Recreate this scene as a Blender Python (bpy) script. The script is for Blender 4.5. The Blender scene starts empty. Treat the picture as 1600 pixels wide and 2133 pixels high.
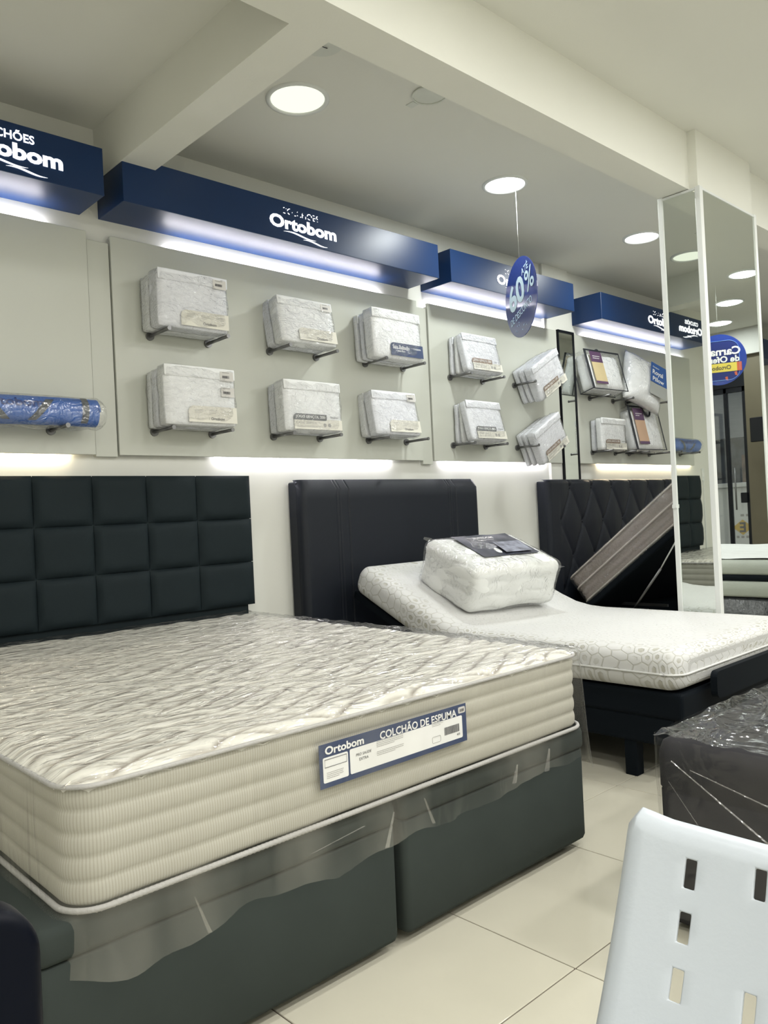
import bpy, bmesh, math, random
import numpy as np
from mathutils import Vector, Matrix, noise
R_ = math.radians
rnd = random.Random(7)
SC = bpy.context.scene
COL = SC.collection
# ------------------------------------------------------------------ camera, world, light, exposure
cd = bpy.data.cameras.new('camera'); cam = bpy.data.objects.new('camera', cd); COL.objects.link(cam)
cd.sensor_fit = 'HORIZONTAL'; cd.sensor_width = 36; cd.lens = 1664.53 / 1600 * 36
fpx = 1664.53
ax = Vector((2581 - 800, 990 - 1066.5, fpx)).normalized()      # world x as seen by the lens (x right, y down, z forward)
ay = Vector((-752 - 800, 1152 - 1066.5, fpx)).normalized()
az = ax.cross(ay)
cam.matrix_world = Matrix(((ax.x, -ax.y, -ax.z, 0), (ay.x, -ay.y, -ay.z, 0), (az.x, -az.y, -az.z, 1.12), (0, 0, 0, 1)))
cd.clip_start = 0.05
SC.camera = cam
w = bpy.data.worlds.new('world'); SC.world = w; w.use_nodes = True
w.node_tree.nodes['Background'].inputs[0].default_value = (0.75, 0.85, 1.0, 1)
w.node_tree.nodes['Background'].inputs[1].default_value = 0.6
vs = SC.view_settings
vs.view_transform = 'Standard'; vs.look = 'None'; vs.gamma = 1; vs.use_curve_mapping = False
vs.exposure = 0.0

def area_light(name, loc, size, power, color, shape='DISK', sy=None, rot=(0, 0, 0), spread=180):
    l = bpy.data.lights.new(name, 'AREA'); l.shape = shape; l.size = size
    if sy: l.size_y = sy
    l.energy = power; l.color = color; l.spread = R_(spread)
    o = bpy.data.objects.new(name, l); o.location = loc; o.rotation_euler = rot; COL.objects.link(o)
    return o
NEUT = (1.0, 0.99, 0.97)
# grid of downlights added over the front aisle for fill and film glints (all out of frame; their fittings are built with the ceiling)
AISLE = [(x, y) for y in (-1.7, -.4, .9) for x in (-.9, .6, 2.1, 3.6, 5.1)]
AISLE_FILL_W = {-1.7: 20, -.4: 22, .9: 11}
for px, py in AISLE:
    area_light('downlight_lamp', (px, py, 3.098), .21, AISLE_FILL_W[py] * (.35 if (py > 0 and px < 1) else 1), NEUT)

# ------------------------------------------------------------------ materials
MATS = {}
def srgb(r, g, b):
    f = lambda c: (c / 255) / 12.92 if c / 255 <= 0.04045 else ((c / 255 + 0.055) / 1.055) ** 2.4
    return (f(r), f(g), f(b), 1)
def mat(name, col, rough=0.5, metal=0.0, bump=0.0, bscale=50, var=0.0, vscale=5, coat=0.0, emit=0.0, ecol=None, spec=0.5, detail=3, stretch=None):
    if name in MATS: return MATS[name]
    m = bpy.data.materials.new(name); MATS[name] = m; m.use_nodes = True
    nt = m.node_tree; p = nt.nodes['Principled BSDF']
    if len(col) == 3: col = (*col, 1)
    p.inputs['Base Color'].default_value = col
    p.inputs['Roughness'].default_value = rough; p.inputs['Metallic'].default_value = metal
    p.inputs['Specular IOR Level'].default_value = spec
    p.inputs['Coat Weight'].default_value = coat; p.inputs['Coat Roughness'].default_value = 0.06
    if emit:
        p.inputs['Emission Color'].default_value = ecol or col; p.inputs['Emission Strength'].default_value = emit
    tc = nt.nodes.new('ShaderNodeTexCoord')
    src = tc.outputs['Object']
    if stretch:
        mp = nt.nodes.new('ShaderNodeMapping'); mp.inputs['Scale'].default_value = stretch
        nt.links.new(src, mp.inputs['Vector']); src = mp.outputs['Vector']
    if var:
        n = nt.nodes.new('ShaderNodeTexNoise'); n.inputs['Scale'].default_value = vscale; n.inputs['Detail'].default_value = 4
        nt.links.new(src, n.inputs['Vector'])
        mr = nt.nodes.new('ShaderNodeMapRange'); mr.inputs['From Min'].default_value = 0.3; mr.inputs['From Max'].default_value = 0.7
        mr.inputs['To Min'].default_value = 1 - var; mr.inputs['To Max'].default_value = 1 + var
        nt.links.new(n.outputs['Fac'], mr.inputs['Value'])
        mx = nt.nodes.new('ShaderNodeMix'); mx.data_type = 'RGBA'; mx.blend_type = 'MULTIPLY'; mx.inputs['Factor'].default_value = 1
        mx.inputs[6].default_value = col
        nt.links.new(mr.outputs['Result'], mx.inputs[7]); nt.links.new(mx.outputs[2], p.inputs['Base Color'])
    if bump:
        n = nt.nodes.new('ShaderNodeTexNoise'); n.inputs['Scale'].default_value = bscale; n.inputs['Detail'].default_value = detail
        nt.links.new(src, n.inputs['Vector'])
        b = nt.nodes.new('ShaderNodeBump'); b.inputs['Strength'].default_value = bump; b.inputs['Distance'].default_value = 0.01
        nt.links.new(n.outputs['Fac'], b.inputs['Height']); nt.links.new(b.outputs['Normal'], p.inputs['Normal'])
    return m
def film(name, haze=0.06, gloss=0.5, bump=0.5, bscale=14, tint=(1, 1, 1), rough=0.06, stretch=(1, 1, 1), hazecol=(0.85, 0.85, 0.82), base=0.05, hvar=0):
    """clear crinkled polythene: transparent, fresnel gloss, a trace of milky haze"""
    m = bpy.data.materials.new(name); MATS[name] = m; m.use_nodes = True; nt = m.node_tree
    nt.nodes.remove(nt.nodes['Principled BSDF']); out = nt.nodes['Material Output']
    tc = nt.nodes.new('ShaderNodeTexCoord'); mp = nt.nodes.new('ShaderNodeMapping'); mp.inputs['Scale'].default_value = stretch
    nt.links.new(tc.outputs['Object'], mp.inputs['Vector'])
    n = nt.nodes.new('ShaderNodeTexNoise'); n.inputs['Scale'].default_value = bscale; n.inputs['Detail'].default_value = 2.5; n.inputs['Distortion'].default_value = 1.2
    nt.links.new(mp.outputs[0], n.inputs['Vector'])
    # ridged: |n-.5| gives creases
    s = nt.nodes.new('ShaderNodeMath'); s.operation = 'SUBTRACT'; s.inputs[1].default_value = 0.5; nt.links.new(n.outputs['Fac'], s.inputs[0])
    a = nt.nodes.new('ShaderNodeMath'); a.operation = 'ABSOLUTE'; nt.links.new(s.outputs[0], a.inputs[0])
    b = nt.nodes.new('ShaderNodeBump'); b.inputs['Strength'].default_value = bump; b.inputs['Distance'].default_value = 0.03
    nt.links.new(a.outputs[0], b.inputs['Height'])
    tr = nt.nodes.new('ShaderNodeBsdfTransparent'); tr.inputs[0].default_value = (*tint, 1)
    gl = nt.nodes.new('ShaderNodeBsdfGlossy'); gl.inputs['Roughness'].default_value = rough; nt.links.new(b.outputs[0], gl.inputs['Normal'])
    df = nt.nodes.new('ShaderNodeBsdfDiffuse'); df.inputs[0].default_value = (*hazecol, 1); nt.links.new(b.outputs[0], df.inputs['Normal'])
    fr = nt.nodes.new('ShaderNodeLayerWeight'); fr.inputs[0].default_value = 0.5; nt.links.new(b.outputs[0], fr.inputs['Normal'])
    pw = nt.nodes.new('ShaderNodeMath'); pw.operation = 'POWER'; pw.inputs[1].default_value = 4.5; nt.links.new(fr.outputs['Facing'], pw.inputs[0])
    mu = nt.nodes.new('ShaderNodeMath'); mu.operation = 'MULTIPLY_ADD'; mu.inputs[1].default_value = gloss; mu.inputs[2].default_value = base
    mu.use_clamp = True
    nt.links.new(pw.outputs[0], mu.inputs[0])
    m1 = nt.nodes.new('ShaderNodeMixShader'); m1.inputs[0].default_value = haze
    if hvar:
        n3 = nt.nodes.new('ShaderNodeTexNoise'); n3.inputs['Scale'].default_value = bscale * .8; n3.inputs['Detail'].default_value = 2
        nt.links.new(mp.outputs[0], n3.inputs['Vector'])
        r3 = nt.nodes.new('ShaderNodeMapRange'); r3.inputs['From Min'].default_value = .42; r3.inputs['From Max'].default_value = .72
        r3.inputs['To Min'].default_value = haze * .5; r3.inputs['To Max'].default_value = haze * (1 + hvar)
        nt.links.new(n3.outputs['Fac'], r3.inputs['Value']); nt.links.new(r3.outputs[0], m1.inputs[0])
    nt.links.new(tr.outputs[0], m1.inputs[1]); nt.links.new(df.outputs[0], m1.inputs[2])
    m2 = nt.nodes.new('ShaderNodeMixShader'); nt.links.new(mu.outputs[0], m2.inputs[0])
    nt.links.new(m1.outputs[0], m2.inputs[1]); nt.links.new(gl.outputs[0], m2.inputs[2])
    nt.links.new(m2.outputs[0], out.inputs[0])
    return m
def emit(name, col, s):
    if name in MATS: return MATS[name]
    m = bpy.data.materials.new(name); MATS[name] = m; m.use_nodes = True; nt = m.node_tree
    nt.nodes.remove(nt.nodes['Principled BSDF'])
    e = nt.nodes.new('ShaderNodeEmission'); e.inputs[0].default_value = (*col, 1); e.inputs[1].default_value = s
    nt.links.new(e.outputs[0], nt.nodes['Material Output'].inputs[0]); return m

WALL = mat('wall_paint', (0.70, 0.70, 0.645), 0.55, bump=0.03, bscale=180, var=0.015, vscale=2)
CEIL = mat('ceiling_paint', (0.73, 0.73, 0.67), 0.7, bump=0.04, bscale=120, var=0.012, vscale=1.5)
BEAM = mat('beam_paint', (0.76, 0.76, 0.69), 0.6, bump=0.05, bscale=90, var=0.015, vscale=2)
BOARD = mat('display_board_laminate', (0.53, 0.54, 0.48), 0.35, bump=0.015, bscale=60, var=0.012, vscale=3)
NAVY = mat('navy_lacquer', (0.0055, 0.027, 0.095), 0.36, spec=.35,  bump=0.01, bscale=25, var=0.04, vscale=4)
LED = emit('led_strip_glow', (0.93, 0.90, 1.0), 60)
LEDW = emit('led_strip_warm_glow', (1.0, 0.84, 0.60), 60)
LETTER = emit('backlit_letter_acrylic', (1.0, 1.0, 0.97), 2.2)
TILE = mat('floor_tile_porcelain', (0.56, 0.535, 0.435), 0.10, var=0.03, vscale=3, bump=0.006, bscale=8)
GROUT = mat('tile_grout', (0.10, 0.075, 0.06), 0.9, var=0.1, vscale=30)
CHAR = mat('charcoal_velvet', (0.037, 0.045, 0.041), 0.9, bump=0.03, bscale=300, var=0.06, vscale=6, spec=0.12)
DARK = mat('dark_slate_leatherette', (0.0095, 0.016, 0.019), 0.7, bump=0.08, bscale=500, var=0.05, vscale=5, spec=.18)
BLK = mat('black_leatherette', (0.0085, 0.011, 0.017), 0.48, bump=0.1, bscale=350, var=0.05, vscale=5, spec=.28)
BLKF = mat('black_base_fabric', (0.0035, 0.006, 0.009), 0.75, bump=0.08, bscale=500, var=0.05, spec=.12)
GREYF = mat('grey_suede_base', (0.033, 0.032, 0.035), 0.85, bump=0.03, bscale=200, var=0.08, vscale=6, spec=.15)
BLACKP = mat('black_plastic', (0.006, 0.007, 0.010), 0.4, spec=.2, var=0.03)
PEG = mat('grey_metal_peg', (0.20, 0.20, 0.20), 0.35, 0.85, var=0.05, vscale=20)
ALU = mat('white_aluminium_post', (0.72, 0.74, 0.72), 0.35, var=0.015, vscale=6)
MIRROR = mat('mirror_glass', (0.76, 0.80, 0.765), 0.012, 1.0, var=0.004, vscale=1)
WHITEP = mat('white_moulded_plastic', (0.44, 0.475, 0.51), 0.32, bump=0.02, bscale=200, var=0.01, vscale=5)
CREAM = mat('cream_ticking', (0.62, 0.60, 0.51), 0.8, bump=0.02)
CORD = mat('white_piping_cord', (0.43, 0.42, 0.405), 0.7, bump=0.3, bscale=120, stretch=(1, 1, 1))
LINEN = mat('folded_white_linen', (0.82, 0.83, 0.83), 0.75, bump=0.15, bscale=60, var=0.03, vscale=12)
LINEN2 = mat('folded_cool_linen', (0.77, 0.78, 0.82), 0.75, bump=0.15, bscale=60, var=0.03, vscale=12)
PAPER = mat('cream_paper_card', (0.72, 0.70, 0.62), 0.6, var=0.02, vscale=20)
STICK = mat('pale_price_sticker', (0.60, 0.58, 0.55), 0.5, var=0.03, vscale=30)
INK = mat('dark_print_ink', (0.05, 0.05, 0.06), 0.6, var=0.05)
INKL = mat('faint_grey_print', (0.36, 0.35, 0.33), 0.6, var=0.05)
WPRINT = mat('white_print', (0.82, 0.82, 0.80), 0.5, var=0.01)
BROWN = mat('brown_card_print', (0.24, 0.155, 0.10), 0.5, var=0.05)
GREYB = mat('grey_card_print', (0.13, 0.135, 0.14), 0.5, var=0.05)
NAVYC = mat('navy_card_print', (0.035, 0.055, 0.125), 0.45, var=0.05)
PLUM = mat('plum_card_print', (0.09, 0.045, 0.10), 0.5, var=0.05)
KRAFT = mat('kraft_card_print', (0.53, 0.43, 0.24), 0.6, var=0.06)
BLACKT = mat('black_binding_tape', (0.013, 0.016, 0.022), 0.6, var=0.05)
OLIVE = mat('olive_brown_wall', (0.115, 0.098, 0.062), 0.6, var=0.04)
FILM = film('clear_crinkled_film', haze=0.02, gloss=0.5, bump=.95, bscale=22, base=.15, rough=.15, stretch=(1, 1, 2.0))
FILMB = film('clear_bed_film', haze=0.02, gloss=0.6, bump=0.7, bscale=7, stretch=(1, 2.6, 1), rough=0.14, base=.12)
FILMS = film('milky_film_skirt', haze=0.05, gloss=0.3, bump=0.5, bscale=3, stretch=(2.6, 2.6, 0.8), hazecol=(0.6, 0.58, 0.5), base=.04, hvar=2.2, rough=.28)
FILMD = film('glossy_bag_film', haze=0.02, gloss=0.5, bump=.9, bscale=14, rough=0.15, base=.15)

FILMC = film('film_crease_gloss', haze=.16, gloss=.4, bump=.3, bscale=20, base=.08, rough=.15, hazecol=(.75, .72, .66))

# ------------------------------------------------------------------ builders
ORG = {}
def thing(name, label, cat, loc=(0, 0, 0), group=None):
    o = bpy.data.objects.new(name, None); COL.objects.link(o); o.location = loc; o.empty_display_size = 0.1
    o['label'] = label; o['category'] = cat
    if group: o['group'] = group
    ORG[o.name] = Vector(loc); return o
def tag(o, label, cat, group=None):
    o['label'] = label; o['category'] = cat
    if group: o['group'] = group
    return o
def link(name, me, m, parent=None, smooth=False, kind=None, label=None):
    if m is not None:
        me.materials.clear(); me.materials.append(m)
    if smooth:
        me.polygons.foreach_set('use_smooth', [True] * len(me.polygons))
    o = bpy.data.objects.new(name, me); COL.objects.link(o)
    if parent is not None:
        org = ORG.get(parent.name, Vector((0, 0, 0)))
        if org.length: me.transform(Matrix.Translation(-org))
        o.parent = parent; ORG[o.name] = org
    else:
        ORG[o.name] = Vector((0, 0, 0))
    if kind: o['kind'] = kind
    if label: o['label'] = label
    return o
def mesh(verts, faces):
    me = bpy.data.meshes.new('m'); me.from_pydata([tuple(v) for v in verts], [], faces); me.update(); return me
def bm_mesh(bm):
    me = bpy.data.meshes.new('m'); bm.normal_update(); bm.to_mesh(me); bm.free(); return me
def recenter(o):
    """give a single-mesh thing an origin at its base centre"""
    me = o.data; n = len(me.vertices); a = np.empty(n * 3); me.vertices.foreach_get('co', a); a = a.reshape(-1, 3)
    c = Vector(((a[:, 0].min() + a[:, 0].max()) / 2, (a[:, 1].min() + a[:, 1].max()) / 2, a[:, 2].min()))
    me.transform(Matrix.Translation(-c)); o.location = c; ORG[o.name] = c.copy(); return o
def add_box(bm, x0, x1, y0, y1, z0, z1, bevel=0, seg=2):
    r = bmesh.ops.create_cube(bm, size=1.0)
    M = Matrix.Translation(((x0 + x1) / 2, (y0 + y1) / 2, (z0 + z1) / 2)) @ Matrix.Diagonal((x1 - x0, y1 - y0, z1 - z0, 1))
    bmesh.ops.transform(bm, matrix=M, verts=r['verts'])
    if bevel:
        es = list({e for v in r['verts'] for e in v.link_edges})
        bmesh.ops.bevel(bm, geom=es, offset=bevel, segments=seg, profile=0.5, affect='EDGES')
def box(name, x0, x1, y0, y1, z0, z1, m, parent=None, bevel=0.0, seg=2, kind=None, smooth=False, label=None):
    bm = bmesh.new(); add_box(bm, x0, x1, y0, y1, z0, z1, bevel, seg)
    return link(name, bm_mesh(bm), m, parent, smooth, kind, label)
def struct(name, x0, x1, y0, y1, z0, z1, m, bevel=0.0):
    return box(name, x0, x1, y0, y1, z0, z1, m, None, bevel, 2, 'structure')
def add_cyl(bm, p0, p1, r0, r1=None, n=12, cap=True):
    p0 = Vector(p0); p1 = Vector(p1); d = p1 - p0; L = d.length
    q = d.to_track_quat('Z', 'Y').to_matrix().to_4x4()
    r = bmesh.ops.create_cone(bm, cap_ends=cap, segments=n, radius1=r0, radius2=r0 if r1 is None else r1, depth=L)
    bmesh.ops.transform(bm, matrix=Matrix.Translation((p0 + p1) / 2) @ q, verts=r['verts'])
def cyl(name, p0, p1, r0, m, parent=None, r1=None, n=14, label=None):
    bm = bmesh.new(); add_cyl(bm, p0, p1, r0, r1, n); me = bm_mesh(bm)
    o = link(name, me, m, parent, False, None, label)
    for p in me.polygons: p.use_smooth = len(p.vertices) == 4
    return o
def tube(name, pts, r, m, parent=None, n=8, closed=False, label=None):
    P = [Vector(p) for p in pts]; V = []; F = []; k = len(P)
    for i, p in enumerate(P):
        a = P[(i - 1) % k] if closed or i else p; b = P[(i + 1) % k] if closed or i < k - 1 else p
        t = (b - a).normalized(); u = t.cross(Vector((0, 0, 1)))
        if u.length < 0.05: u = t.cross(Vector((0, 1, 0)))
        u.normalize(); v = t.cross(u)
        for j in range(n):
            th = 2 * math.pi * j / n; V.append(p + r * (u * math.cos(th) + v * math.sin(th)))
    for i in range(k if closed else k - 1):
        for j in range(n):
            a = i * n + j; b = i * n + (j + 1) % n; c = ((i + 1) % k) * n + (j + 1) % n; d = ((i + 1) % k) * n + j
            F.append((a, b, c, d))
    if not closed: F += [tuple(range(n))[::-1], tuple((k - 1) * n + j for j in range(n))]
    return link(name, mesh(V, F), m, parent, True, None, label)
def rrect(x0, x1, y0, y1, r, per=0.0, ns=8, nx=1, ny=1):
    """rounded rectangle outline, ccw"""
    pts = []
    cs = [(x1 - r, y0 + r, -90), (x1 - r, y1 - r, 0), (x0 + r, y1 - r, 90), (x0 + r, y0 + r, 180)]
    for i, (cx, cy, a0) in enumerate(cs):
        for k in range(ns + 1):
            a = R_(a0 + 90 * k / ns); pts.append((cx + r * math.cos(a), cy + r * math.sin(a)))
        nx_ = cs[(i + 1) % 4]; n = (ny if i % 2 == 0 else nx)
        p = pts[-1]; a = R_(nx_[2]); q = (nx_[0] + r * math.cos(a), nx_[1] + r * math.sin(a))
        for k in range(1, n):
            t = k / n; pts.append((p[0] + (q[0] - p[0]) * t, p[1] + (q[1] - p[1]) * t))
    return pts
def ring_stack(x0, x1, y0, y1, r, levels, ns=6, nx=1, ny=1, top=True, bot=True, fn=None, noise_amp=0, nscale=3, seed=0):
    """stack of rounded-rectangle rings; levels = [(z, outward offset)]"""
    V = []; F = []; n = 0
    for z, off in levels:
        rr = max(r + off, 0.002)
        pts = rrect(x0 - off, x1 + off, y0 - off, y1 + off, rr, ns=ns, nx=nx, ny=ny); n = len(pts)
        for (x, y) in pts:
            zz = z
            if noise_amp:
                d = noise.noise(Vector((x * nscale + seed, y * nscale, z * nscale)))
                cx, cy = (x0 + x1) / 2, (y0 + y1) / 2; l = math.hypot(x - cx, y - cy) + 1e-6
                x += d * noise_amp * (x - cx) / l; y += d * noise_amp * (y - cy) / l
            v = Vector((x, y, zz)); V.append(fn(v) if fn else v)
    for i in range(len(levels) - 1):
        for j in range(n):
            F.append((i * n + j, i * n + (j + 1) % n, (i + 1) * n + (j + 1) % n, (i + 1) * n + j))
    if bot: F.append(tuple(range(n))[::-1])
    if top: F.append(tuple((len(levels) - 1) * n + j for j in range(n)))
    return mesh(V, F)
def grid_mesh(nu, nv, fn, uv=False, closed_u=False):
    """fn(u,v)->xyz over the unit square"""
    V = [fn(i / nu, j / nv) for j in range(nv + 1) for i in range(nu + 1)]
    F = [(j * (nu + 1) + i, j * (nu + 1) + i + 1, (j + 1) * (nu + 1) + i + 1, (j + 1) * (nu + 1) + i) for j in range(nv) for i in range(nu)]
    return mesh(V, F)
def text_mesh(body, h=None, width=None, bold=0.0, extrude=0.0, sx=1.0, shear=0.0):
    cu = bpy.data.curves.new('t', 'FONT'); cu.body = body; cu.size = 1; cu.offset = bold; cu.extrude = 0; cu.shear = shear
    cu.align_x = 'LEFT'; cu.resolution_u = 3; cu.fill_mode = 'FRONT' if not extrude else 'BOTH'
    ob = bpy.data.objects.new('t', cu); COL.objects.link(ob)
    dg = bpy.context.evaluated_depsgraph_get(); dg.update()
    me = bpy.data.meshes.new_from_object(ob.evaluated_get(dg))
    bpy.data.objects.remove(ob); bpy.data.curves.remove(cu)
    a = np.empty(len(me.vertices) * 3); me.vertices.foreach_get('co', a); a = a.reshape(-1, 3)
    mn, mx_ = a.min(0), a.max(0); sz = mx_ - mn
    s = (h / sz[1]) if h else width / sz[0]
    sX = (width / sz[0]) if width else s * sx
    a = (a - (mn + mx_) / 2); a[:, 0] *= sX; a[:, 1] *= s; a[:, 2] = 0
    me.vertices.foreach_set('co', a.ravel()); me.update()
    return me
def on_plane(me, o, r, u):
    """map mesh xy(z) to world: o + r*x + u*y + n*z"""
    r = Vector(r).normalized(); u = Vector(u).normalized(); n = r.cross(u)
    M = Matrix(((r.x, u.x, n.x, o[0]), (r.y, u.y, n.y, o[1]), (r.z, u.z, n.z, o[2]), (0, 0, 0, 1)))
    me.transform(M); return me
def lettering(name, body, o, r, u, m, parent, h=None, width=None, bold=0.0, shear=0.0, label=None):
    me = on_plane(text_mesh(body, h, width, bold, shear=shear), o, r, u)
    return link(name, me, m, parent, False, None, label)
def plate(pts2, t, o, r, u, name, m, parent, label=None, kind=None):
    """flat shape (2d outline) with thickness t standing on plane o,r,u"""
    bm = bmesh.new(); vs_ = [bm.verts.new((x, y, 0)) for x, y in pts2]; f = bm.faces.new(vs_)
    ex = bmesh.ops.extrude_face_region(bm, geom=[f]); vv = [g for g in ex['geom'] if isinstance(g, bmesh.types.BMVert)]
    bmesh.ops.translate(bm, verts=vv, vec=(0, 0, t)); bmesh.ops.recalc_face_normals(bm, faces=bm.faces)
    me = on_plane(bm_mesh(bm), o, r, u)
    return link(name, me, m, parent, False, kind, label)
def bars(w_, h_, n, seed=1):
    """barcode strokes as one mesh of thin quads"""
    rr = random.Random(seed); V = []; F = []; x = -w_ / 2
    while x < w_ / 2:
        b = rr.uniform(0.35, 1.3) * w_ / n / 1.7; k = len(V)
        V += [(x, -h_ / 2, 0), (x + b, -h_ / 2, 0), (x + b, h_ / 2, 0), (x, h_ / 2, 0)]; F.append((k, k + 1, k + 2, k + 3))
        x += b + rr.uniform(0.4, 1.1) * w_ / n / 1.7
    return mesh(V, F)
def lines_mesh(w_, rows, lh, gap, seed=1):
    """rows of small-print strokes too fine to read"""
    rr = random.Random(seed); V = []; F = []
    for i in range(rows):
        x = -w_ / 2; y = -i * gap; end = w_ / 2 if i < rows - 1 else w_ * rr.uniform(-0.1, 0.4)
        while x < end:
            b = rr.uniform(0.02, 0.06) * w_ + lh; k = len(V)
            V += [(x, y, 0), (x + b, y, 0), (x + b, y + lh, 0), (x, y + lh, 0)]; F.append((k, k + 1, k + 2, k + 3)); x += b + lh * 0.8
    return mesh(V, F)
def copy_tree(o, parent=None):
    c = o.copy(); COL.objects.link(c); c.parent = parent
    ORG[c.name] = ORG.get(o.name, Vector((0, 0, 0)))
    for ch in list(o.children): copy_tree(ch, c)
    return c
XR, YF = (1, 0, 0), (0, 0, 1)      # text on surfaces facing -y: right = +x, up = +z

# ------------------------------------------------------------------ room shell
YW = 3.70
WX0, WX1, WY0 = -1.6, 9.5, -2.6
struct('wall_back', WX0 - .1, WX1 + .1, YW, YW + .1, 0, 3.3, WALL)
struct('wall_left', WX0 - .1, WX0, WY0, YW, 0, 3.3, WALL)
struct('wall_front', WX0 - .1, WX1 + .1, WY0 - .1, WY0, 0, 3.3, WALL)
fl = box('floor', WX0 - .1, WX1 + .1, WY0 - .1, YW + .1, -0.12, -0.003, GROUT, None, kind='structure')
bm = bmesh.new(); add_box(bm, 0.0018, .5982, 0.0018, .5982, -0.012, 0.0, 0.0012, 1); tme = bm_mesh(bm); tme.materials.append(TILE)
ix0 = math.floor((WX0 - 1.633) / .6); iy0 = math.floor((WY0 - 1.146) / .6)
for i in range(ix0, ix0 + 20):
    for j in range(iy0, iy0 + 12):
        x = 1.633 + .6 * i; y = 1.146 + .6 * j
        if x + .6 > WX1 + .3 or y + .6 > YW + .35: continue
        t = bpy.data.objects.new('floor_tile', tme); COL.objects.link(t); t.parent = fl; t.location = (x, y, 0)
# ceilings: two raised fields over the wall bay, a higher field over the aisle, dropped beams between
ZC, ZA, ZB = 3.05, 3.11, 2.80
ceil = box('ceiling', WX0 - .1, WX1 + .1, WY0 - .1, 1.96, ZA, ZA + .15, CEIL, None, kind='structure')
box('ceiling', WX0 - .1, 1.67, 2.13, YW, ZC, ZC + .2, CEIL, None, kind='structure')
box('ceiling', 1.83, WX1 + .1, 2.13, YW, ZC, ZC + .2, CEIL, None, kind='structure')
struct('trim_1', WX0 - .1, WX1 + .1, 1.96, 2.13, ZB, ZA + .15, BEAM)          # long dropped beam
struct('trim_2', 1.66, 1.83, 2.13, YW, ZB, ZC + .2, BEAM)                      # cross beam running to the wall
struct('trim_3', 5.25, 5.60, 3.675, YW, 0, 3.05, WALL)                         # shallow pilaster on the wall
# ceiling patches and blanking ring in the far field
def disc_pts(r, n=28, sx=1): return [(r * math.cos(2 * math.pi * i / n) * sx, r * math.sin(2 * math.pi * i / n)) for i in range(n)]
PATCH = mat('ceiling_patch_filler', (0.655, 0.675, 0.625), 0.75, bump=0.06, bscale=70, var=0.03, vscale=9)
def ceiling_patch(x, y, r, lab, tagged):
    t = thing('ceiling_patch', lab, 'ceiling plate', (x, y, ZC))
    plate(disc_pts(r), 0.004, (x, y, ZC), (1, 0, 0), (0, -1, 0), 'filled_disc', PATCH, t)
    if tagged:
        tube('ring', [(x + r * math.cos(a / 10 * math.pi), y + r * math.sin(a / 10 * math.pi), ZC - .006) for a in range(20)], 0.004, PATCH, t, 6, True)
        box('loose_tab', x - .02, x + .02, y + r + .01, y + r + .055, ZC - .004, ZC, PATCH, t)
    else:
        tube('wire_stub', [(x - .03, y - .01, ZC - .006), (x, y, ZC - .012), (x + .03, y + .005, ZC - .006)], 0.0018, INK, t, 5)
ceiling_patch(2.09, 2.47, 0.085, 'round filled ceiling patch with wire stub beside the cross beam', False)
ceiling_patch(2.72, 2.47, 0.08, 'round white blanking ring with loose tab on ceiling near long beam', True)
def downlight(x, y, z, r, em, power, col, lab, grp=None):
    t = thing('ceiling_downlight', lab, 'ceiling light', (x, y, z), grp)
    n = 36; prof = [(r * 1.17, 0), (r * 1.16, -.007), (r * 1.05, -.011), (r, -.006), (r * .985, 0.0)]
    V = []; F = []
    for (q, dz) in prof:
        for i in range(n): V.append((x + q * math.cos(2 * math.pi * i / n), y + q * math.sin(2 * math.pi * i / n), z + dz))
    for k in range(len(prof) - 1):
        for i in range(n): F.append((k * n + i, k * n + (i + 1) % n, (k + 1) * n + (i + 1) % n, (k + 1) * n + i))
    link('trim_ring', mesh(V, F), ALU, t, True)
    plate(disc_pts(r * .99, n), 0.002, (x, y, z), (1, 0, 0), (0, -1, 0), 'diffuser', em, t)
    if power: area_light('downlight_lamp', (x, y, z - 0.012), r * 1.7, power, col)
    return t
LON = emit('downlight_diffuser_on', (0.97, 1.0, 0.98), 9)
LDIM = emit('downlight_diffuser_dim', (0.93, 0.97, 0.80), 1.15)
downlight(2.267, 2.872, ZC, .125, LDIM, 0, NEUT, 'dim yellowish round downlight nearest the cross beam')
downlight(3.81, 2.895, ZC, .115, LON, 16, (.96, 1, .98), 'bright round downlight above the hanging discount disc')
downlight(5.369, 2.88, ZC, .115, LON, 16, (.96, 1, .98), 'bright round downlight just left of the mirrored pillar')
downlight(7.2, .89, ZA, .12, LON, 14, (.96, 1, .98), 'highest of three downlights reflected in the pillar front mirror')
downlight(8.1, .37, ZA, .12, LON, 14, (.96, 1, .98), 'middle one of three downlights reflected in the pillar front mirror')
downlight(8.93, -.10, ZA, .12, LON, 14, (.96, 1, .98), 'lowest of three downlights, reflected just above the round carnival sign')
for px, py in AISLE:  # fittings for the added fill lamps, none of them in view
    downlight(px, py, ZA, .115, LON, 0, NEUT, 'unseen round downlight added over the front aisle for fill and film glints', 'added unseen downlights over the front aisle')

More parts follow.
